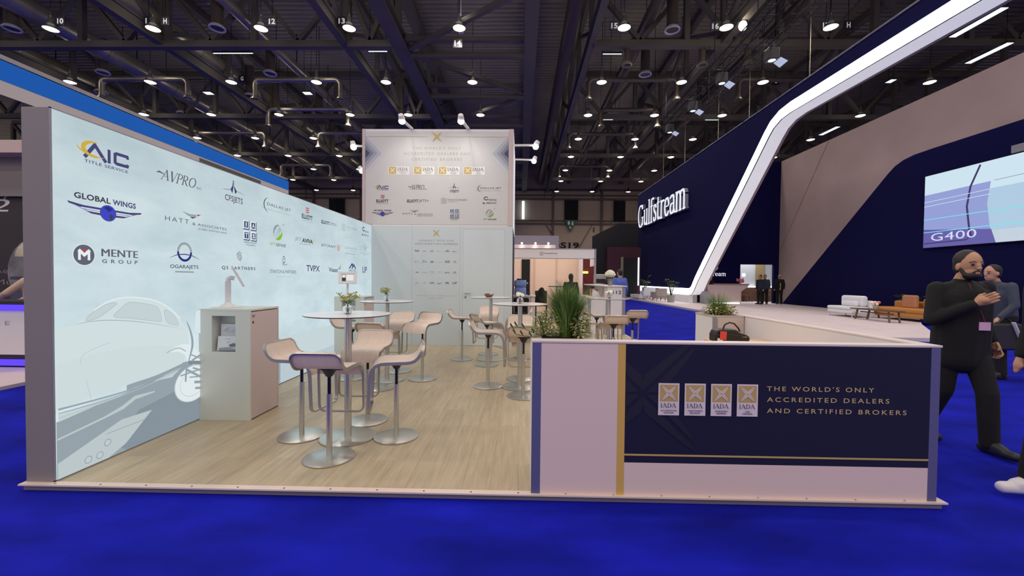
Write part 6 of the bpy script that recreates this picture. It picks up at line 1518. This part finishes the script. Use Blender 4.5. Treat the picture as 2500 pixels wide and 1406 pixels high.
def hand_to_chest(b, V_, k):
    for s_ in 'LR':
        h = V_['ha' + s_]; dr = (h - V_['el' + s_]).normalized()
        out = Vector((.75, .0, .25)) if s_ == 'R' else Vector((0, 1, 0))
        side = dr.cross(out).normalized(); out = side.cross(dr).normalized()
        if side.z < 0: side = -side
        p = h + dr * .05 * k
        b.cap(h - dr * .01, p + side * .018 * k, .027 * k, .024 * k, 10); b.cap(h, p - side * .018 * k, .026 * k, .022 * k, 10); b.ell(p, (.035 * k, .035 * k, .03 * k))
        for q in range(4):
            r = p + dr * .022 * k + side * (.033 - .022 * q) * k; L = (.042, .048, .045, .034)[q] * k
            m1 = r + dr * L + out * .004 * k; m2 = m1 + dr * L * .45 - out * L * .5; m3 = m2 - dr * L * .05 - out * L * .5
            b.cap(r, m1, .0096 * k, .0088 * k, 8); b.cap(m1, m2, .0088 * k, .008 * k, 8); b.cap(m2, m3, .008 * k, .007 * k, 8)
        th = h + side * .03 * k + dr * .015 * k
        b.cap(th, th + (dr * .035 + side * .02 - out * .015) * k, .014 * k, .0115 * k, 8); b.cap(th + (dr * .035 + side * .02 - out * .015) * k, th + (dr * .065 + side * .018 - out * .03) * k, .0115 * k, .009 * k, 8)
coal = pm('charcoal_cloth', rgb(17, 17, 19), .9); greys = pm('grey_suit_cloth', rgb(66, 72, 86), .85); bsk = pm('olive_skin', rgb(184, 138, 108), .55)
W = person('bearded person in black, walking past the counter with one hand raised to the chest', (3.92, 3.75, ZC), math.radians(-97), 1.745, coal, coal, 'dark', 'hair', bsk,
           dict(hip=(0, 0, .93), chest=(.02, 0, 1.30), head=(.045, .015, 1.61), yaw=math.radians(-2), knL=(.15, .10, .51), anL=(.17, .11, .09), toL=(.36, .13, .045), knR=(-.02, -.10, .50), anR=(-.21, -.10, .14), toR=(-.05, -.115, .04),
                shR=(0, -.19, 1.40), elR=(.06, -.27, 1.13), haR=(.23, -.07, 1.285), elL=(-.10, .25, 1.14), haL=(.0, .26, .93)), True, .16, True, extra=hand_to_chest)
mb = MB(); mb.bar((.165, .05, 1.05), (.165, .05, 1.12), .085, .006, (1, 0, 0)); o = mb.build('name_badge', pm('badge_pink', rgb(222, 178, 214), .5), None); o.parent = W
mb = MB().tube([(.13, -.05, 1.45), (.165, .02, 1.2), (.166, .05, 1.12)], .004, 5); o = mb.build('lanyard', pm('maroon_cord', rgb(110, 40, 60), .7), None); o.parent = W
person('person in a grey suit walking left beyond the bearded person, carrying a laptop bag', (7.42, 6.5, ZC), math.radians(178), 1.76, greys, 'black', 'dark', 'hair', 'skin',
       dict(chest=(.06, 0, 1.28), neck=(.1, 0, 1.47), head=(.16, 0, 1.60), shL=(.08, .19, 1.40), shR=(.08, -.19, 1.40), elL=(.1, .26, 1.12), haL=(.25, .2, .93), elR=(.0, -.27, 1.12), haR=(.05, -.27, .88), knL=(.12, .1, .5), anL=(.1, .11, .09), toL=(.29, .12, .04), knR=(-.02, -.1, .5), anR=(-.12, -.1, .1), toR=(.06, -.11, .04)))
lb_ = thing('laptop_bag', 'dark laptop bag with a pale strap carried by the person in the grey suit', 'bag', (7.25, 6.3, .62)); MB().box(7.02, 7.42, 6.22, 6.32, .42, .82).build('bag_body', M['dark'], lb_, False, .03); MB().bar((7.25, 6.2, .84), (7.42, 6.2, .45), .05, .012).build('strap', M['paper'], lb_); MB().tube([(7.1, 6.27, .82), (7.2, 6.27, .92), (7.32, 6.27, .82)], .012, 6).build('handle', M['dark'], lb_)
person('person in a dark jacket at the right edge behind the others', (8.62, 6.9, ZC), math.radians(170), 1.74, 'black', coal, 'dark')
person('person stepping in at the lower right edge in dark trousers and white sneakers', (3.74, 2.9, ZC), math.radians(172), 1.75, 'black', coal, 'white', pose=dict(knL=(.2, .1, .5), anL=(.26, .1, .11), toL=(.43, .11, .06), knR=(-.05, -.1, .5), anR=(-.25, -.1, .14), toR=(-.1, -.11, .04)))
person('person in a dark suit standing left at the opening of the navy rear wall', (14.35, 25.0, GZ), math.radians(200), 1.76, pm('navy_suit', rgb(34, 42, 62), .85), 'black')
person('person in a blue grey suit, right of the pair by the navy rear wall', (14.75, 25.2, GZ), math.radians(230), 1.78, pm('blue_suit', rgb(50, 62, 86), .85), 'black')
person('grey haired person in black with the back turned beside the taupe wall', (15.75, 25.4, GZ), math.radians(80), 1.80, 'black', 'black', 'dark', pm('grey_hair', rgb(120, 112, 108), .7), 'skin', bald=True)
person('person with light hair behind the stone reception counter', (11.95, 26.14, GZ), math.radians(250), 1.66, 'black', 'black', 'dark', pm('fair_hair', rgb(170, 120, 84), .7), 'skin', longhair=True)
person('person in black with the back turned in the booth behind, behind the grass', (1.61, 13.2, ZC), math.radians(95), 1.64, 'black', 'black', 'dark', 'hair', 'skin', longhair=True)
person('person in a blue shirt behind desk 112', (3.36, 14.0, ZC), math.radians(110), 1.82, pm('blue_shirt', rgb(78, 100, 176), .8), 'black')
person('person facing us half hidden by the one in the blue shirt', (3.3, 14.9, ZC), math.radians(280), 1.78, pm('dark_shirt', rgb(40, 38, 44), .8), 'black')
person('person in a beige top leaning on the blue lit counter of the left stand', (-8.2, 6.85, ZC), math.radians(180), 1.66, pm('beige_cloth', rgb(196, 168, 146), .8), 'black', 'dark', pose=dict(elR=(.2, -.28, 1.18), haR=(.56, -.2, 1.06), elL=(.22, .28, 1.2), haL=(.58, .15, 1.08)))
